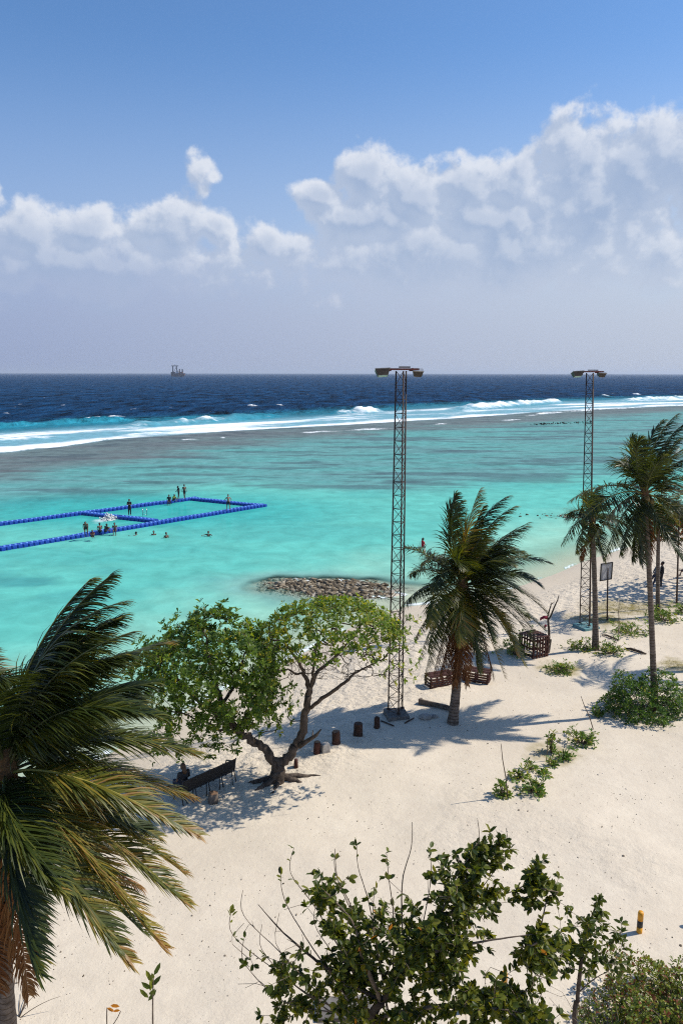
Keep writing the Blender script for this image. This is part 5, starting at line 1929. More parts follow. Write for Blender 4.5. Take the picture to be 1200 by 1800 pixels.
# ------------------------------------------------------------------ board on a post, thin pole, bollards
def build_street_bits():
    b = G(1067, 1090)
    top = D(1068, 993, b.y) - b
    t = thing('backboard_post', 'bleached board in a dark frame on a thin post near the water', 'backboard', b)
    part('post', MB().tube([Vector((0, 0, -.1)), top * .5, top * 0.95], [0.05, 0.045, 0.04], 8), M['rust'], t, True)
    c = D(1065, 1004, b.y - 0.05) - b
    rot = Matrix.Rotation(R(28), 3, 'Z')
    part('board', MB().box(c, (0.86, 0.03, 0.98), rot), M['board'], t)
    for (dx, dz, sx, sz) in ((0, .50, .96, .06), (0, -.50, .96, .05), (-.45, 0, .055, 1.02), (.45, 0, .07, 1.02)):
        part('frame_bar', MB().box(c + rot @ Vector((dx, -0.012, dz)), (sx, 0.06, sz), rot), M['black_metal'], t)
    part('strut', MB().box(c + rot @ Vector((0.02, 0.05, -0.1)), (0.06, 0.08, 0.9), rot), M['rust'], t)
    b = G(1189, 1066)
    top = D(1193, 905, b.y) - b
    t = thing('thin_pole', 'thin dark metal pole at the right edge with a small round lamp', 'pole', b)
    part('shaft', MB().tube([Vector((0, 0, -.2)), top * .6, top], [0.06, 0.05, 0.04], 9), M['rust'], t, True)
    part('lamp_globe', MB().sphere(top * 0.80 + Vector((-.12, -.1, 0)), 0.13, 10, 8), M['lamp_housing'], t, True)
    part('base_plate', MB().box((0, 0, 0.02), (0.26, 0.26, 0.05)), M['concrete'], t)
    for (px, py, lab) in ((1124, 1638, 'yellow and black bollard standing clear on open sand at the right'),
                          (817, 1777, 'yellow and black bollard showing through the leaves of the near tree'),
                          (886, 1748, 'bollard almost hidden behind the near tree, only its yellow top showing'),
                          (1228, 1625, 'bollard just beyond the right edge, only its shadow showing')):
        b = G(px, py)
        t = thing('bollard', lab, 'bollard', b, 0, 'yellow and black bollards')
        r = 0.072
        part('lower_band', MB().tube([(0, 0, -.1), (0, 0, .17)], r, 16), M['yellow_paint'], t, True)
        part('middle_band', MB().tube([(0, 0, .17), (0, 0, .36)], r * 1.004, 16), M['black_paint'], t, True)
        part('upper_band', MB().tube([(0, 0, .36), (0, 0, .56), (0, 0, .60)], [r, r, r * .85], 16), M['yellow_paint'], t, True)
    # concrete slab and red crate glimpsed under the near tree
    b = G(560, 1778)
    t = thing('concrete_step', 'low pale concrete step seen under the near tree', 'step', b, R(4))
    part('slab', MB().box((0.6, 0, 0.0), (1.3, 0.6, 0.2)), M['concrete_dark'], t, False, 0.02)
    part('riser', MB().box((0.55, -0.5, 0.0), (1.2, 0.15, 0.24)), M['concrete_dark'], t, False, 0.02)


build_street_bits()


# ------------------------------------------------------------------ row of netted chairs below the forked tree
def build_bench():
    a, c = G(322, 1416), G(414, 1372)
    d = c - a
    L = d.length
    t = thing('bench_row', 'black netted bench under the forked tree, its back towards us', 'bench', a, math.atan2(d.y, d.x))
    n = 4
    w = L / n
    rot = Matrix.Rotation(R(14), 3, 'X')
    for k in range(n):
        x = (k + .5) * w
        bp = part('back_panel', MB().box((x, -0.02, 0.66), (w * 0.90, 0.03, 0.46), rot), M['black_mesh'], t)
        part('top_rail', MB().tube([(x - w * .46, -0.08, 0.90), (x + w * .46, -0.08, 0.90)], 0.022, 7), M['black_metal'], bp, True)
        part('seat', MB().box((x, 0.30, 0.40), (w * 0.90, 0.50, 0.03), Matrix.Rotation(R(6), 3, 'X')), M['black_mesh'], t)
    for k in range(n + 1):
        x = k * w
        fr = MB()
        fr.tube([(x, -0.09, 0.94), (x, 0.02, 0.45), (x, 0.05, 0.38)], 0.022, 7)
        fr.tube([(x, 0.03, 0.40), (x, 0.58, 0.44), (x, 0.62, 0.36)], 0.022, 7)
        part('side_frame', fr, M['black_metal'], t, True)
        part('leg', MB().tube([(x, 0.05, 0.42), (x, -0.08, -0.05)], 0.02, 7), M['black_metal'], t, True)
        part('leg', MB().tube([(x, 0.45, 0.42), (x, 0.55, -0.05)], 0.02, 7), M['black_metal'], t, True)
        part('leg', MB().tube([(x - .05 * (1 if k else -1), 0.10, 0.40), (x - .18 * (1 if k else -1), -0.10, -0.05)], 0.018, 7), M['black_metal'], t, True)
    part('arm', MB().tube([(L, -0.05, 0.85), (L + .03, 0.15, 0.72), (L, 0.5, 0.62), (L, 0.56, 0.42)], 0.025, 7), M['black_metal'], t, True)
    b = G(376, 1410)
    s = thing('log_seat', 'short grey log standing behind the black bench', 'log', b)
    part('bark', MB().tube([(0, 0, -.1), (0, 0, .12), (.02, 0, .34)], [.19, .175, .165], 12), M['wood_grey'], s, True)
    part('sawn_top', MB().tube([(.02, 0, .342), (.02, 0, .352)], [.15, .14], 12), M['cut_wood'], s)


build_bench()


# ------------------------------------------------------------------ floating cube pontoon
def build_pontoon():
    t = thing('floating_pontoon', 'blue floating cube pontoon framing a swimming pool in the lagoon', 'pontoon', P(275, 917))
    inv = -P(275, 917)
    s = 0.5
    mb = MB()
    # a cube with chamfered corners and its side lugs
    h, c = s / 2 * 0.94, 0.09
    prof = [(-h + c, -h), (h - c, -h), (h, -h + c), (h, h - c), (h - c, h), (-h + c, h), (-h, h - c), (-h, -h + c)]
    zs = [(-0.20, 0.9), (-0.15, 1.0), (0.25, 1.0), (0.30, 0.93)]
    vs = [(x * k, y * k, z) for z, k in zs for x, y in prof]
    fs = []
    for i in range(3):
        for k in range(8):
            k2 = (k + 1) % 8
            fs.append((i * 8 + k, i * 8 + k2, (i + 1) * 8 + k2, (i + 1) * 8 + k))
    fs += [tuple(range(7, -1, -1)), tuple(24 + k for k in range(8))]
    mb.add(vs, fs)
    cube = mb.mesh('cube', M['cube_blue'])
    pin = MB().tube([(0, 0, 0.26), (0, 0, 0.36)], [0.15, 0.11], 8).mesh('pin', M['cube_pin'])
    lug = MB().box((0, 0, 0.16), (0.16, 0.10, 0.08)).mesh('lug', M['cube_pin'])

    def run(a, b, rows, off=0.0):
        a, b = Vector(a), Vector(b)
        d = b - a
        n = int(round(d.length / s))
        u = d.normalized()
        v = Vector((-u.y, u.x, 0))
        ang = math.atan2(u.y, u.x)
        for i in range(n):
            bob = 0.025 * math.sin(i * 0.35 + a.x)
            for r in range(rows):
                p = a + u * (i + .5) * s + v * ((r + off) * s) + inv
                o = bpy.data.objects.new('cube', cube)
                COL.objects.link(o)
                o.parent = t
                o.location = (p.x, p.y, bob + rng.uniform(-.008, .008))
                o.rotation_euler = (rng.uniform(-.02, .02), rng.uniform(-.02, .02), ang)
                if r == 0 or True:
                    q = bpy.data.objects.new('pin', pin)
                    COL.objects.link(q)
                    q.parent = o
                    q.location = (-s / 2, s / 2 if r == 0 else -s / 2, 0)
    NA, NB = P(-95, 986), P(470, 890)
    FA, FB = P(-95, 938), P(346, 878.5)
    u = (NB - NA).normalized()
    run(NA, NB, 2)
    run(FA, FB, 2)
    run(P(458, 891), P(336, 879), 2, -0.5)
    run(P(150, 905), P(278, 919), 2, -0.5)
    # ladder on the cross arm
    b = P(258, 915)
    ld = MB()
    for dx in (-.22, .22):
        ld.tube([(dx, 0, -.6), (dx, 0, .75), (dx, .12, .92), (dx, .35, .95), (dx, .5, .75), (dx, .5, .3)], 0.025, 7)
    for z in (-.3, -.05, .2, .45):
        ld.tube([(-.22, 0, z), (.22, 0, z)], 0.02, 6)
    o = part('pool_ladder', ld, M['steel'], None, True)
    o.location = P(255, 908)
    o.rotation_euler = (0, 0, R(200))
    tag(o, 'bright tube ladder at the cross arm of the blue pontoon', 'ladder')
    # splash thrown up by a swimmer
    sp = MB()
    c = P(192, 914)
    for k in range(150):
        a, r = rng.uniform(0, 6.28), abs(rng.normal(0, .45))
        p = Vector((math.cos(a) * r, math.sin(a) * r, abs(rng.normal(0, .35)) * math.exp(-r)))
        sp.sphere(p, rng.uniform(.03, .11), 5, 4)
    o = part('water_splash', sp, M['white_paint'], None, True)
    o.location = c
    o['kind'] = 'stuff'
    o['label'] = 'white splash of water inside the floating pool'
    o['category'] = 'splash'


build_pontoon()


# ------------------------------------------------------------------ people
def capsule(mb, a, b, ra, rb):
    a, b = Vector(a), Vector(b)
    mb.sphere(a, ra, 10, 8)
    mb.sphere(b, rb, 10, 8)
    n = 3
    mb.tube([a + (b - a) * (i / n) for i in range(n + 1)], [ra + (rb - ra) * (i / n) for i in range(n + 1)], 10)


def remesh(name, mb, voxel, mat):
    me = mb.mesh(name, mat)
    o = link(name, me)
    m = o.modifiers.new('r', 'REMESH')
    m.mode = 'VOXEL'
    m.voxel_size = voxel
    m.use_smooth_shade = True
    s = o.modifiers.new('s', 'SMOOTH')
    s.iterations = 3
    s.factor = 0.5
    dg = bpy.context.evaluated_depsgraph_get()
    nm = bpy.data.meshes.new_from_object(o.evaluated_get(dg))
    nm.name = name
    bpy.data.objects.remove(o)
    nm.materials.clear()
    nm.materials.append(mat)
    return nm


STAND = dict(pel=(0, 0, .94), chest=(0, .01, 1.28), neck=(0, .0, 1.47), head=(0, .02, 1.62),
             shL=(-.18, 0, 1.41), elL=(-.24, -.02, 1.14), wrL=(-.24, .06, .90), shR=(.18, 0, 1.41), elR=(.24, -.02, 1.14), wrR=(.24, .06, .90),
             hiL=(-.09, 0, .91), knL=(-.10, .02, .49), anL=(-.10, -.01, .08), hiR=(.09, 0, .91), knR=(.10, .02, .49), anR=(.11, -.01, .08))
POSES = {
    'stand': {},
    'stride': dict(anL=(-.10, -.24, .10), knL=(-.10, -.08, .50), anR=(.10, .22, .08), knR=(.10, .15, .50), wrL=(-.25, .18, .95), wrR=(.25, -.12, .93)),
    'hips': dict(elL=(-.36, -.06, 1.18), wrL=(-.17, .05, 1.0), elR=(.36, -.06, 1.18), wrR=(.17, .05, 1.0), anL=(-.17, 0, .08), anR=(.18, 0, .08), knL=(-.14, .02, .49), knR=(.15, .02, .49)),
    'fold': dict(elL=(-.25, .05, 1.15), wrL=(.02, .22, 1.22), elR=(.25, .05, 1.15), wrR=(-.02, .23, 1.17)),
    'bend': dict(chest=(0, .24, 1.18), neck=(0, .38, 1.28), head=(0, .48, 1.36), shL=(-.18, .32, 1.24), shR=(.18, .32, 1.24), elL=(-.22, .42, .98), elR=(.22, .42, .98), wrL=(-.14, .50, .74), wrR=(.14, .50, .74), knL=(-.12, .08, .50), knR=(.12, .08, .50), anL=(-.13, -.04, .08), anR=(.13, -.04, .08)),
    'lookdown': dict(head=(0, .10, 1.58), wrL=(-.12, .30, 1.05), wrR=(.12, .30, 1.05), elL=(-.24, .10, 1.15), elR=(.24, .10, 1.15), anR=(.12, .1, .08)),
    'sit': dict(pel=(0, 0, .13), chest=(0, .06, .47), neck=(0, .10, .66), head=(0, .14, .80), shL=(-.18, .08, .60), shR=(.18, .08, .60), elL=(-.24, .16, .36), elR=(.24, .16, .36), wrL=(-.16, .36, .24), wrR=(.16, .36, .24), hiL=(-.09, .02, .12), hiR=(.09, .02, .12), knL=(-.12, .42, .16), knR=(.12, .42, .16), anL=(-.12, .46, -.26), anR=(.12, .46, -.26)),
    'hug': dict(pel=(0, 0, .12), chest=(0, .10, .44), neck=(0, .18, .62), head=(0, .25, .74), shL=(-.17, .14, .56), shR=(.17, .14, .56), elL=(-.22, .34, .40), elR=(.22, .34, .40), wrL=(-.06, .52, .42), wrR=(.06, .52, .40), hiL=(-.09, .02, .12), hiR=(.09, .02, .12), knL=(-.10, .40, .46), knR=(.10, .40, .46), anL=(-.10, .50, .07), anR=(.10, .50, .07)),
    'bench': dict(pel=(0, 0, .13), chest=(0, -.02, .47), neck=(0, 0, .66), head=(0, .05, .80), shL=(-.18, 0, .60), shR=(.18, 0, .60), elL=(-.26, .05, .34), elR=(.26, .05, .34), wrL=(-.16, .26, .22), wrR=(.16, .26, .22), hiL=(-.09, .02, .12), hiR=(.09, .02, .12), knL=(-.12, .44, .14), knR=(.12, .44, .14), anL=(-.12, .48, -.30), anR=(.12, .48, -.30)),
    'swim': dict(elL=(-.42, .18, 1.38), wrL=(-.50, .42, 1.42), elR=(.42, .18, 1.38), wrR=(.48, .42, 1.40), shL=(-.19, 0, 1.42), shR=(.19, 0, 1.42)),
    'lean': dict(anL=(-.12, .35, .08), knL=(-.12, .18, .50), anR=(.12, .55, .08), knR=(.12, .32, .50), chest=(0, -.10, 1.26), neck=(0, -.12, 1.45), head=(0, -.06, 1.60), shL=(-.18, -.11, 1.39), shR=(.18, -.11, 1.39), elL=(-.26, -.02, 1.13), elR=(.26, -.02, 1.13), wrL=(-.12, .16, 1.02), wrR=(.12, .16, 1.02)),
}


def person(label, loc, face, pose='stand', height=1.70, top=None, bottom='cloth_black', skin='skin', hair='hair', group=None, long_leg=False, sleeves=False, long_hair=False):
    """face: direction the person looks, degrees from +X"""
    k = height / 1.74
    J = {n: Vector(v) for n, v in {**STAND, **POSES[pose]}.items()}
    t = thing('person', label, 'person', loc, R(face - 90), group)
    t.scale = (k, k, k)
    b = MB()
    bones = [('pel', 'chest', .125, .135), ('chest', 'neck', .125, .055), ('neck', 'head', .052, .055), ('shL', 'chest', .062, .11), ('shR', 'chest', .062, .11),
             ('shL', 'elL', .052, .040), ('elL', 'wrL', .038, .026), ('shR', 'elR', .052, .040), ('elR', 'wrR', .038, .026),
             ('pel', 'hiL', .11, .095), ('pel', 'hiR', .11, .095), ('hiL', 'knL', .088, .056), ('hiR', 'knR', .088, .056), ('knL', 'anL', .054, .036), ('knR', 'anR', .054, .036)]
    for p, q, ra, rb in bones:
        capsule(b, J[p], J[q], ra, rb)
    hd = J['head']
    look = (hd - J['neck'])
    look = Vector((0, max(look.y, 0) * .6 + .9, -0.9 * max(look.y, 0)))
    look.normalize()
    b.sphere(hd + Vector((0, 0, .015)), .105, 12, 10, (.80, .95, 1.12))
    b.sphere(hd + look * .055 + Vector((0, 0, -.065)), .058, 8, 6)          # jaw
    b.sphere(hd + look * .105 + Vector((0, 0, -.01)), .018, 6, 5)           # nose
    for sx in (-1, 1):
        b.sphere(hd + Vector((sx * .085, -.005, .0)), .022, 6, 5, (.5, 1, 1.3))   # ears
    for sd in 'LR':
        a = J['an' + sd]
        sh = (a - J['kn' + sd]).normalized()
        fwd = Vector((0, 1, 0)) if abs(sh.y) < .8 else Vector((0, 0, -1))
        capsule(b, a - Vector((0, .03, .03)), a + fwd * .15 - Vector((0, 0, .045)), .042, .030)
        w = J['wr' + sd]
        d = (w - J['el' + sd]).normalized()
        capsule(b, w, w + d * .07, .026, .034)
    me = remesh('body', b, 0.022, M[skin])
    # fingers, rooted in the palm, in the same mesh
    bm = bmesh.new()
    bm.from_mesh(me)
    fg = MB()
    for sd in 'LR':
        w = J['wr' + sd]
        d = (w - J['el' + sd]).normalized()
        s1 = d.cross(Vector((0, 1, .3))).normalized()
        nn = d.cross(s1).normalized()
        for i, ln in enumerate((.065, .075, .07, .055)):
            st = w + d * .085 + s1 * (i - 1.5) * .017
            fg.tube([st, st + d * ln * .5, st + d * ln * .9 + nn * ln * .25], [.009, .008, .006], 5)
        st = w + d * .035 + s1 * -.03
        fg.tube([st, st - s1 * .025 + d * .03, st - s1 * .03 + d * .06], [.011, .010, .007], 5)
    o0 = len(bm.verts)
    nv = [bm.verts.new(v) for v in fg.v]
    for f in fg.f:
        fc = bm.faces.new([nv[i] for i in f])
        fc.smooth = True
    bm.to_mesh(me)
    bm.free()
    body = link('body', me, t)
    # eyes and mouth are only specks at this size, but a face has them
    ey = MB()
    for sx in (-1, 1):
        ey.sphere(hd + look * .088 + Vector((sx * .034, 0, .012)), .013, 6, 5)
    ey.box(hd + look * .103 + Vector((0, 0, -.058)), (.045, .012, .010))
    part('facial_features', ey, M['hair'], t, True)
    hr = MB()
    hr.sphere(hd + Vector((0, -.018, .035)) - look * .012, .112, 12, 10, (.86, .98, 1.10))
    hr.v = [v for v in hr.v]
    if long_hair:
        capsule(hr, hd + Vector((0, -.06, .03)), J['neck'] + Vector((0, -.09, -.02)), .085, .075)
    hm = hr.mesh('hair', M[hair], True)
    # open the hair cap in front of the face
    bm = bmesh.new()
    bm.from_mesh(hm)
    dele = [v for v in bm.verts if (v.co - hd).dot(look) > .045 and v.co.z < hd.z + .075]
    bmesh.ops.delete(bm, geom=dele, context='VERTS')
    bm.to_mesh(hm)
    bm.free()
    link('hair', hm, t)
    if bottom:
        c = MB()
        capsule(c, J['pel'] + (J['chest'] - J['pel']) * .12, J['pel'], .135, .128)
        for sd in 'LR':
            hi, kn, an = J['hi' + sd], J['kn' + sd], J['an' + sd]
            capsule(c, J['pel'], hi, .125, .108)
            e = kn if long_leg else hi + (kn - hi) * .62
            capsule(c, hi, e, .104, .078)
            if long_leg:
                capsule(c, kn, kn + (an - kn) * .92, .074, .058)
        link('trousers' if long_leg else 'shorts', remesh('shorts', c, 0.024, M[bottom]), t)
    if top:
        c = MB()
        capsule(c, J['pel'] + (J['chest'] - J['pel']) * .05, J['chest'], .138, .148)
        capsule(c, J['chest'], J['chest'] + (J['neck'] - J['chest']) * .72, .142, .085)
        for sd in 'LR':
            sh, el, wr = J['sh' + sd], J['el' + sd], J['wr' + sd]
            capsule(c, J['chest'] + (sh - J['chest']) * .3, sh, .115, .076)
            capsule(c, sh, el if sleeves else sh + (el - sh) * .55, .068, .056)
            if sleeves:
                capsule(c, el, el + (wr - el) * .9, .052, .038)
        link('shirt', remesh('shirt', c, 0.024, M[top]), t)
    return t


def build_people():
    Z = 0.31
    g1 = 'people on the blue pontoon'

    def on(px, py):
        p = P(px, py, Z)
        return p
    person('person bending forward at the near edge of the blue pontoon', on(153, 944), -75, 'bend', 1.78, None, 'cloth_black', 'skin', 'hair', g1)
    person('small figure sitting low against the legs of the bending person', on(163, 945), -60, 'hug', 1.45, 'cloth_maroon', 'cloth_black', 'skin', 'hair', g1)
    person('person sitting upright on the near pontoon, left one of the huddled pair', on(177, 936), 120, 'sit', 1.70, None, 'cloth_black', 'skin', 'hair', g1)
    person('person hunched over the knees, right one of the huddled pair', on(186, 936), 60, 'hug', 1.60, 'cloth_black', 'cloth_black', 'skin', 'hair', g1)
    person('person sitting alone on the near pontoon with feet in the water', on(203, 935), -80, 'sit', 1.70, None, 'cloth_navy', 'skin', 'hair', g1)
    person('person standing alone on the cross arm of the pontoon', on(229, 906), -95, 'fold', 1.76, 'cloth_black', 'cloth_black', 'skin', 'hair', g1, True)
    person('dark figure sitting leftmost of the group on the far pontoon', on(298, 883), -80, 'sit', 1.72, 'cloth_black', 'cloth_black', 'skin', 'hair', g1)
    person('person in lime green sitting in the group on the far pontoon', on(305, 881), -30, 'hug', 1.65, 'cloth_green', 'cloth_black', 'skin', 'hair', g1)
    person('standing person looking down, left of the two standing on the far pontoon', on(315, 878), -150, 'lookdown', 1.68, 'cloth_black', 'cloth_black', 'skin', 'hair', g1)
    person('standing person on the far pontoon nearest its corner', on(325, 877), -60, 'stride', 1.76, None, 'cloth_black', 'skin', 'hair', g1)
    person('person with legs apart near the right end of the near pontoon', on(402, 897), -80, 'hips', 1.78, None, 'cloth_black', 'skin_pale', 'hair', g1)
    g2 = 'swimmers in the lagoon'
    for (px, py, fc, dz, sk, lab) in ((240, 941, 170, -1.40, 'skin', 'swimmer with only the head showing, leftmost of the four'),
                                      (271, 941, -80, -1.30, 'skin', 'swimmer with head and shoulders showing, second from the left'),
                                      (293, 946, -60, -1.18, 'skin', 'swimmer standing chest deep nearest the beach'),
                                      (367, 943, -100, -1.22, 'skin', 'swimmer reaching an arm out, rightmost and apart from the others')):
        p = P(px, py, 0)
        person(lab, Vector((p.x, p.y, dz)), fc, 'swim' if px in (240, 367) else 'stand', 1.72, None, 'cloth_black', sk, 'hair', g2)
    p = P(743, 962, 0)
    person('person in a red shirt wading in the shallows behind the middle palm', Vector((p.x, p.y, -0.85)), 200, 'hips', 1.72, 'cloth_red', 'cloth_black', 'skin', 'hair')
    b = G(1151, 1031)
    person('person in grey with dark trousers leaning against the far dark palm trunk', b, 195, 'lean', 1.70, 'cloth_grey', 'cloth_navy', 'skin', 'hair', None, True, True)
    b = G(1161, 1030)
    person('person in black standing upright behind the far dark palm trunk', b, 160, 'stand', 1.76, 'cloth_black', 'cloth_black', 'skin', 'hair', None, True, True)
    b = G(1199, 1015)
    person('dark seated figure cut by the right edge on the shaded sand', b + Vector((0.35, 0, 0.1)), 150, 'hug', 1.70, 'cloth_navy', 'cloth_black', 'skin', 'hair')
    # sits on the black bench
    a, c = G(322, 1416), G(414, 1372)
    d = (c - a).normalized()
    nrm = Vector((-d.y, d.x, 0))
    p = a + d * 0.28 + nrm * 0.30
    person('person with brown hair sitting at the left end of the black bench', Vector((p.x, p.y, a.z + 0.42)), math.degrees(math.atan2(nrm.y, nrm.x)), 'bench', 1.68, 'cloth_black', 'cloth_navy', 'skin', 'hair_brown', None, True, False, True)


build_people()


# ------------------------------------------------------------------ the ship on the horizon
def build_ship():
    w = P(314, 662.5)
    s = w.y / 1300.0                      # metres per photograph pixel out there
    t = thing('work_ship', 'offshore work ship with a tall gantry far out on the horizon', 'ship', w)

    def bx(mb, x0, x1, z0, z1, d=14, y=0):
        mb.box(((x0 + x1) / 2 * s, y, (z0 + z1) / 2 * s), (abs(x1 - x0) * s, d, abs(z1 - z0) * s))
        return mb
    L0, L1, d = -12.5 * s, 12.5 * s, 9.0
    vs = []
    for z, e0, e1, dd in ((-2, -11.5, 9.5, .8), (3.2, -12.0, 11.0, 1.0), (5.8, -12.3, 12.3, 1.05)):
        for x, y in ((e0, -1), (e1 * .72, -1), (e1, 0), (e1 * .72, 1), (e0, 1)):
            vs.append((x * s, y * d * dd, z * s))
    fs = [(4, 3, 2, 1, 0), (10, 11, 12, 13, 14)]
    for i in range(2):
        for k in range(5):
            k2 = (k + 1) % 5
            fs.append((i * 5 + k, i * 5 + k2, (i + 1) * 5 + k2, (i + 1) * 5 + k))
    part('hull', MB().add(vs, fs), M['hull_blue'], t)
    part('hull_band', bx(MB(), 0.5, 11, 2.4, 5.4, 2 * d * 1.06), M['hull_red'], t)
    part('bulwark', bx(MB(), -12.2, -6, 5.8, 8.2, 2 * d), M['ship_dark'], t)
    sup = part('deckhouse', bx(bx(MB(), -4, 1.2, 5.8, 8.6, 14), -3.4, 0.2, 8.6, 10.5, 12), M['ship_white'], t)
    for k in range(4):
        part('window', bx(MB(), -3.2 + k * .9, -2.7 + k * .9, 9.1, 9.9, 12.4), M['ship_dark'], sup)
    part('foredeck_house', bx(MB(), 2.0, 8.0, 5.8, 8.0, 12), M['hull_red'], t)
    g = MB()
    for x in (-9.2, -2.6):
        g.box((x * s, -4, 12.2 * s), (0.9 * s, 2.4, 13 * s), Matrix.Rotation(0.05 if x < -5 else -0.05, 3, 'Y'))
        g.box((x * s, 4, 12.2 * s), (0.9 * s, 2.4, 13 * s), Matrix.Rotation(0.05 if x < -5 else -0.05, 3, 'Y'))
    g.box((-5.6 * s, 0, 12 * s), (0.5 * s, 2.4, 9 * s), Matrix.Rotation(0.5, 3, 'Y'))
    part('gantry', g, M['ship_dark'], t)
    part('gantry_beam', bx(MB(), -11, 0.4, 17.6, 18.9, 11), M['ship_dark'], t)
    for x in (2.2, 7.0):
        part('crane_post', bx(bx(MB(), x - .75, x + .75, 8, 13.2, 5), x - 1.0, x + 1.0, 8, 10.4, 6), M['ship_dark'], t)
    part('mast', bx(MB(), -5.7, -5.2, 18.9, 21, 2), M['ship_white'], t)


build_ship()


# ------------------------------------------------------------------ coral rubble, rocks and small litter
def rock_cloud(name, label, cat, pts, sizes, mat, parent=None):
    n = len(pts)
    ico = bmesh.new()
    bmesh.ops.create_icosphere(ico, subdivisions=1, radius=1.0)
    ico.verts.ensure_lookup_table()
    bv = np.array([tuple(v.co) for v in ico.verts])
    bf = np.array([[v.index for v in f.verts] for f in ico.faces])
    ico.free()
    k = len(bv)
    sc = rng.uniform(0.5, 1.3, (n, 1, 3)) * np.array([1, 1, .7])
    jit = 1 + rng.normal(0, .22, (n, k, 1))
    a = rng.uniform(0, 6.28, n)
    ca, sa = np.cos(a)[:, None], np.sin(a)[:, None]
    V = bv[None] * sc * jit
    X = V[..., 0] * ca - V[..., 1] * sa
    Yv = V[..., 0] * sa + V[..., 1] * ca
    V = np.stack([X, Yv, V[..., 2] * (0.6 if 'coral' in name else 1.0)], -1) * sizes[:, None, None] + pts[:, None, :]
    F = (bf[None] + (np.arange(n) * k)[:, None, None]).reshape(-1, 3)
    me = mesh_np(name, V.reshape(-1, 3), F, [mat], False, {'var': ('FLOAT', np.repeat(rng.random(n), k))})
    o = link(name, me, parent)
    o['kind'] = 'stuff'
    o['label'] = label
    o['category'] = cat
    return o


def rock_mat(name, c0, c1, c2):
    m, T, out = new_mat(name)
    a = T.attr('var').outputs['Fac']
    tc = T.node('ShaderNodeTexCoord')
    n = T.noise(tc.outputs['Object'], 12, 4)
    col = T.ramp(a, [(0.0, c0), (0.6, c1), (1.0, c2)])
    col = T.mix(T.mr(n, .35, .65, 0, .5), col, T.mix(1.0, col, (.5, .5, .5), 'MULTIPLY'))
    b = principled(T, col, .9, T.bump(n, .5, .03), .2)
    T.l.new(b.outputs[0], out.inputs[0])
    return m


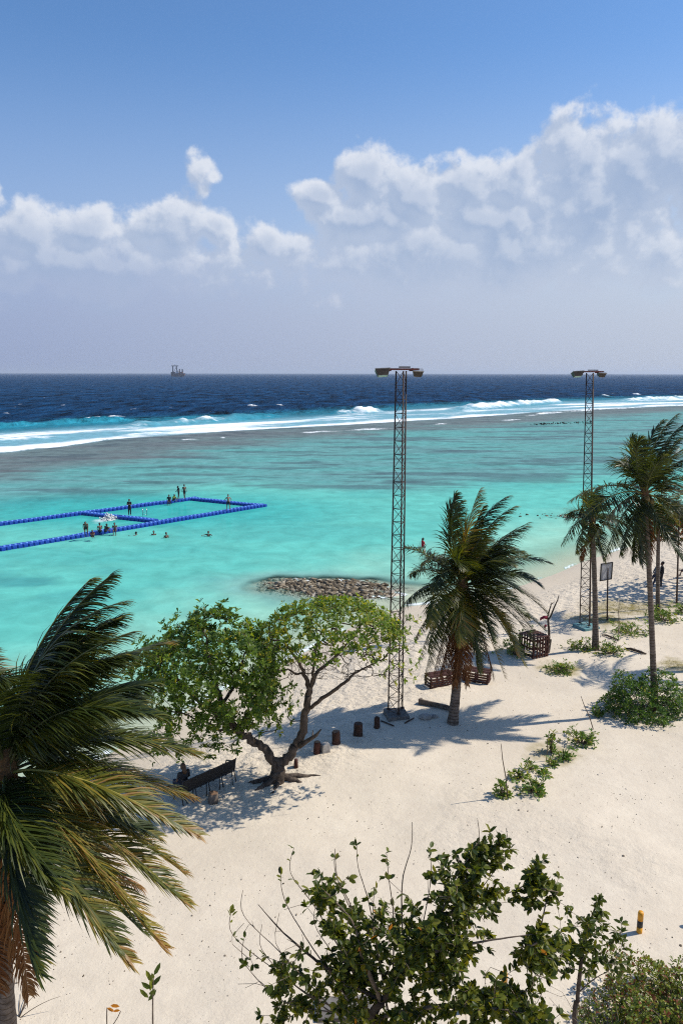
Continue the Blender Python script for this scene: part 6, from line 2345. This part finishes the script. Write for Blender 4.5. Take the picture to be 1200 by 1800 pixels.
def build_rubble():
    mt = rock_mat('coral_rubble', (0.055, 0.042, 0.028), (0.21, 0.16, 0.10), (0.46, 0.40, 0.30))
    n = 16000
    x = rng.normal(-0.4, 3.8, n)
    y = rng.normal(52.2, 1.9, n) - 0.12 * x
    h, s, bar = terrain(x, y)
    keep = (bar > 0.26) & (h > -0.16) & (rng.random(n) < 0.10 + 0.55 * sstep(.3, .8, bar)) & (x < 3.6)
    x, y, h, bar = x[keep], y[keep], h[keep], bar[keep]
    sz = rng.lognormal(-3.15, .75, len(x)) * (0.7 + 0.6 * sstep(.4, .95, bar))
    rock_cloud('coral_rubble', 'bar of broken coral rubble showing above the shallow water', 'rubble', np.stack([x, y, h + sz * .10], 1), np.clip(sz, .025, .26), mt)
    c = P(1012, 908, 0)
    n = 260
    pts = np.stack([rng.normal(c.x, 2.0, n), rng.normal(c.y, .7, n), rng.normal(0.02, .10, n)], 1)
    rock_cloud('coral_outcrop', 'dark coral rocks breaking the surface behind the shorter palm', 'rocks', pts, np.clip(rng.lognormal(-2.1, .4, n), .06, .28), mt)
    a, b = P(940, 746, 0), P(1030, 742, 0)
    n = 160
    f = rng.random(n)
    pts = np.stack([a.x + (b.x - a.x) * f + rng.normal(0, 1, n), a.y + (b.y - a.y) * f + rng.normal(0, 1.5, n), rng.normal(0.0, .12, n)], 1)
    rock_cloud('reef_rocks', 'line of small dark rocks awash on the reef flat', 'rocks', pts, np.clip(rng.lognormal(-1.7, .4, n), .08, .35), rock_mat('reef_rock', (.03, .03, .03), (.07, .065, .06), (.12, .11, .10)))
    # grit, coral bits and leaf litter on the sand
    n = 9000
    x = rng.uniform(-12, 26, n)
    y = 12 + 40 * rng.random(n) ** 1.5
    h, s, bar = terrain(x, y)
    k = (s > 2.0) & (fbm(x * .25, y * .25, 3, 77) > -.15)
    x, y, h = x[k], y[k], h[k]
    sz = np.clip(rng.lognormal(-4.35, .40, len(x)), .006, .032)
    rock_cloud('beach_grit', 'scattered coral bits and litter on the sand', 'pebbles', np.stack([x, y, h + sz * .2], 1), sz, rock_mat('grit', (.10, .075, .05), (.26, .21, .16), (.6, .55, .48)))
    # dry grass in the thin brown mats
    V, F, o = [], [], 0
    for (px, py, rx, ry, m) in ((1105, 1065, 2.4, 1.5, 1500), (1060, 1085, 1.6, 1.2, 800), (1175, 1060, 1.6, .9, 600), (985, 1172, .9, .7, 250), (1190, 1170, .8, .8, 300)):
        c = P(px, py, 1.2)
        xx, yy = rng.normal(c.x, rx * .5, m), rng.normal(c.y, ry * .5, m)
        hh, _, _ = terrain(xx, yy)
        b = np.stack([xx, yy, hh - .01], 1)
        d = rng.normal(0, .5, (m, 3)) + np.array([.2, 0, 1.0])
        d /= np.linalg.norm(d, axis=1)[:, None]
        sd = np.cross(d, rng.normal(size=(m, 3)))
        sd /= np.linalg.norm(sd, axis=1)[:, None]
        ln = rng.uniform(.06, .18, m)[:, None]
        vv = np.stack([b - sd * .006, b + sd * .006, b + d * ln], 1)
        V.append(vv.reshape(-1, 3))
        F.append(np.arange(m * 3).reshape(-1, 3) + o)
        o += m * 3
    me = mesh_np('dry_grass', np.concatenate(V), np.concatenate(F), [simple('dry_grass', (.30, .24, .09), (.20, .19, .06), .8, 3, 0)])
    g = link('dry_grass', me)
    g['kind'] = 'stuff'
    g['label'] = 'thin dry grass growing on the sand by the board'
    g['category'] = 'grass'


build_rubble()


# ------------------------------------------------------------------ sea haze
def build_haze():
    m = bpy.data.materials.new('haze')
    m.use_nodes = True
    T = NT(m.node_tree)
    T.n.clear()
    out = T.node('ShaderNodeOutputMaterial')
    v = T.node('ShaderNodeVolumePrincipled')
    v.inputs['Color'].default_value = (0.80, 0.88, 1.0, 1)
    v.inputs['Density'].default_value = 0.00007
    v.inputs['Anisotropy'].default_value = 0.2
    T.l.new(v.outputs[0], out.inputs['Volume'])
    mb = MB().box((0, 0, 34), (200000, 200000, 80))
    o = part('haze', mb, m, None)
    o['kind'] = 'stuff'
    o['label'] = 'thin sea haze'


build_haze()
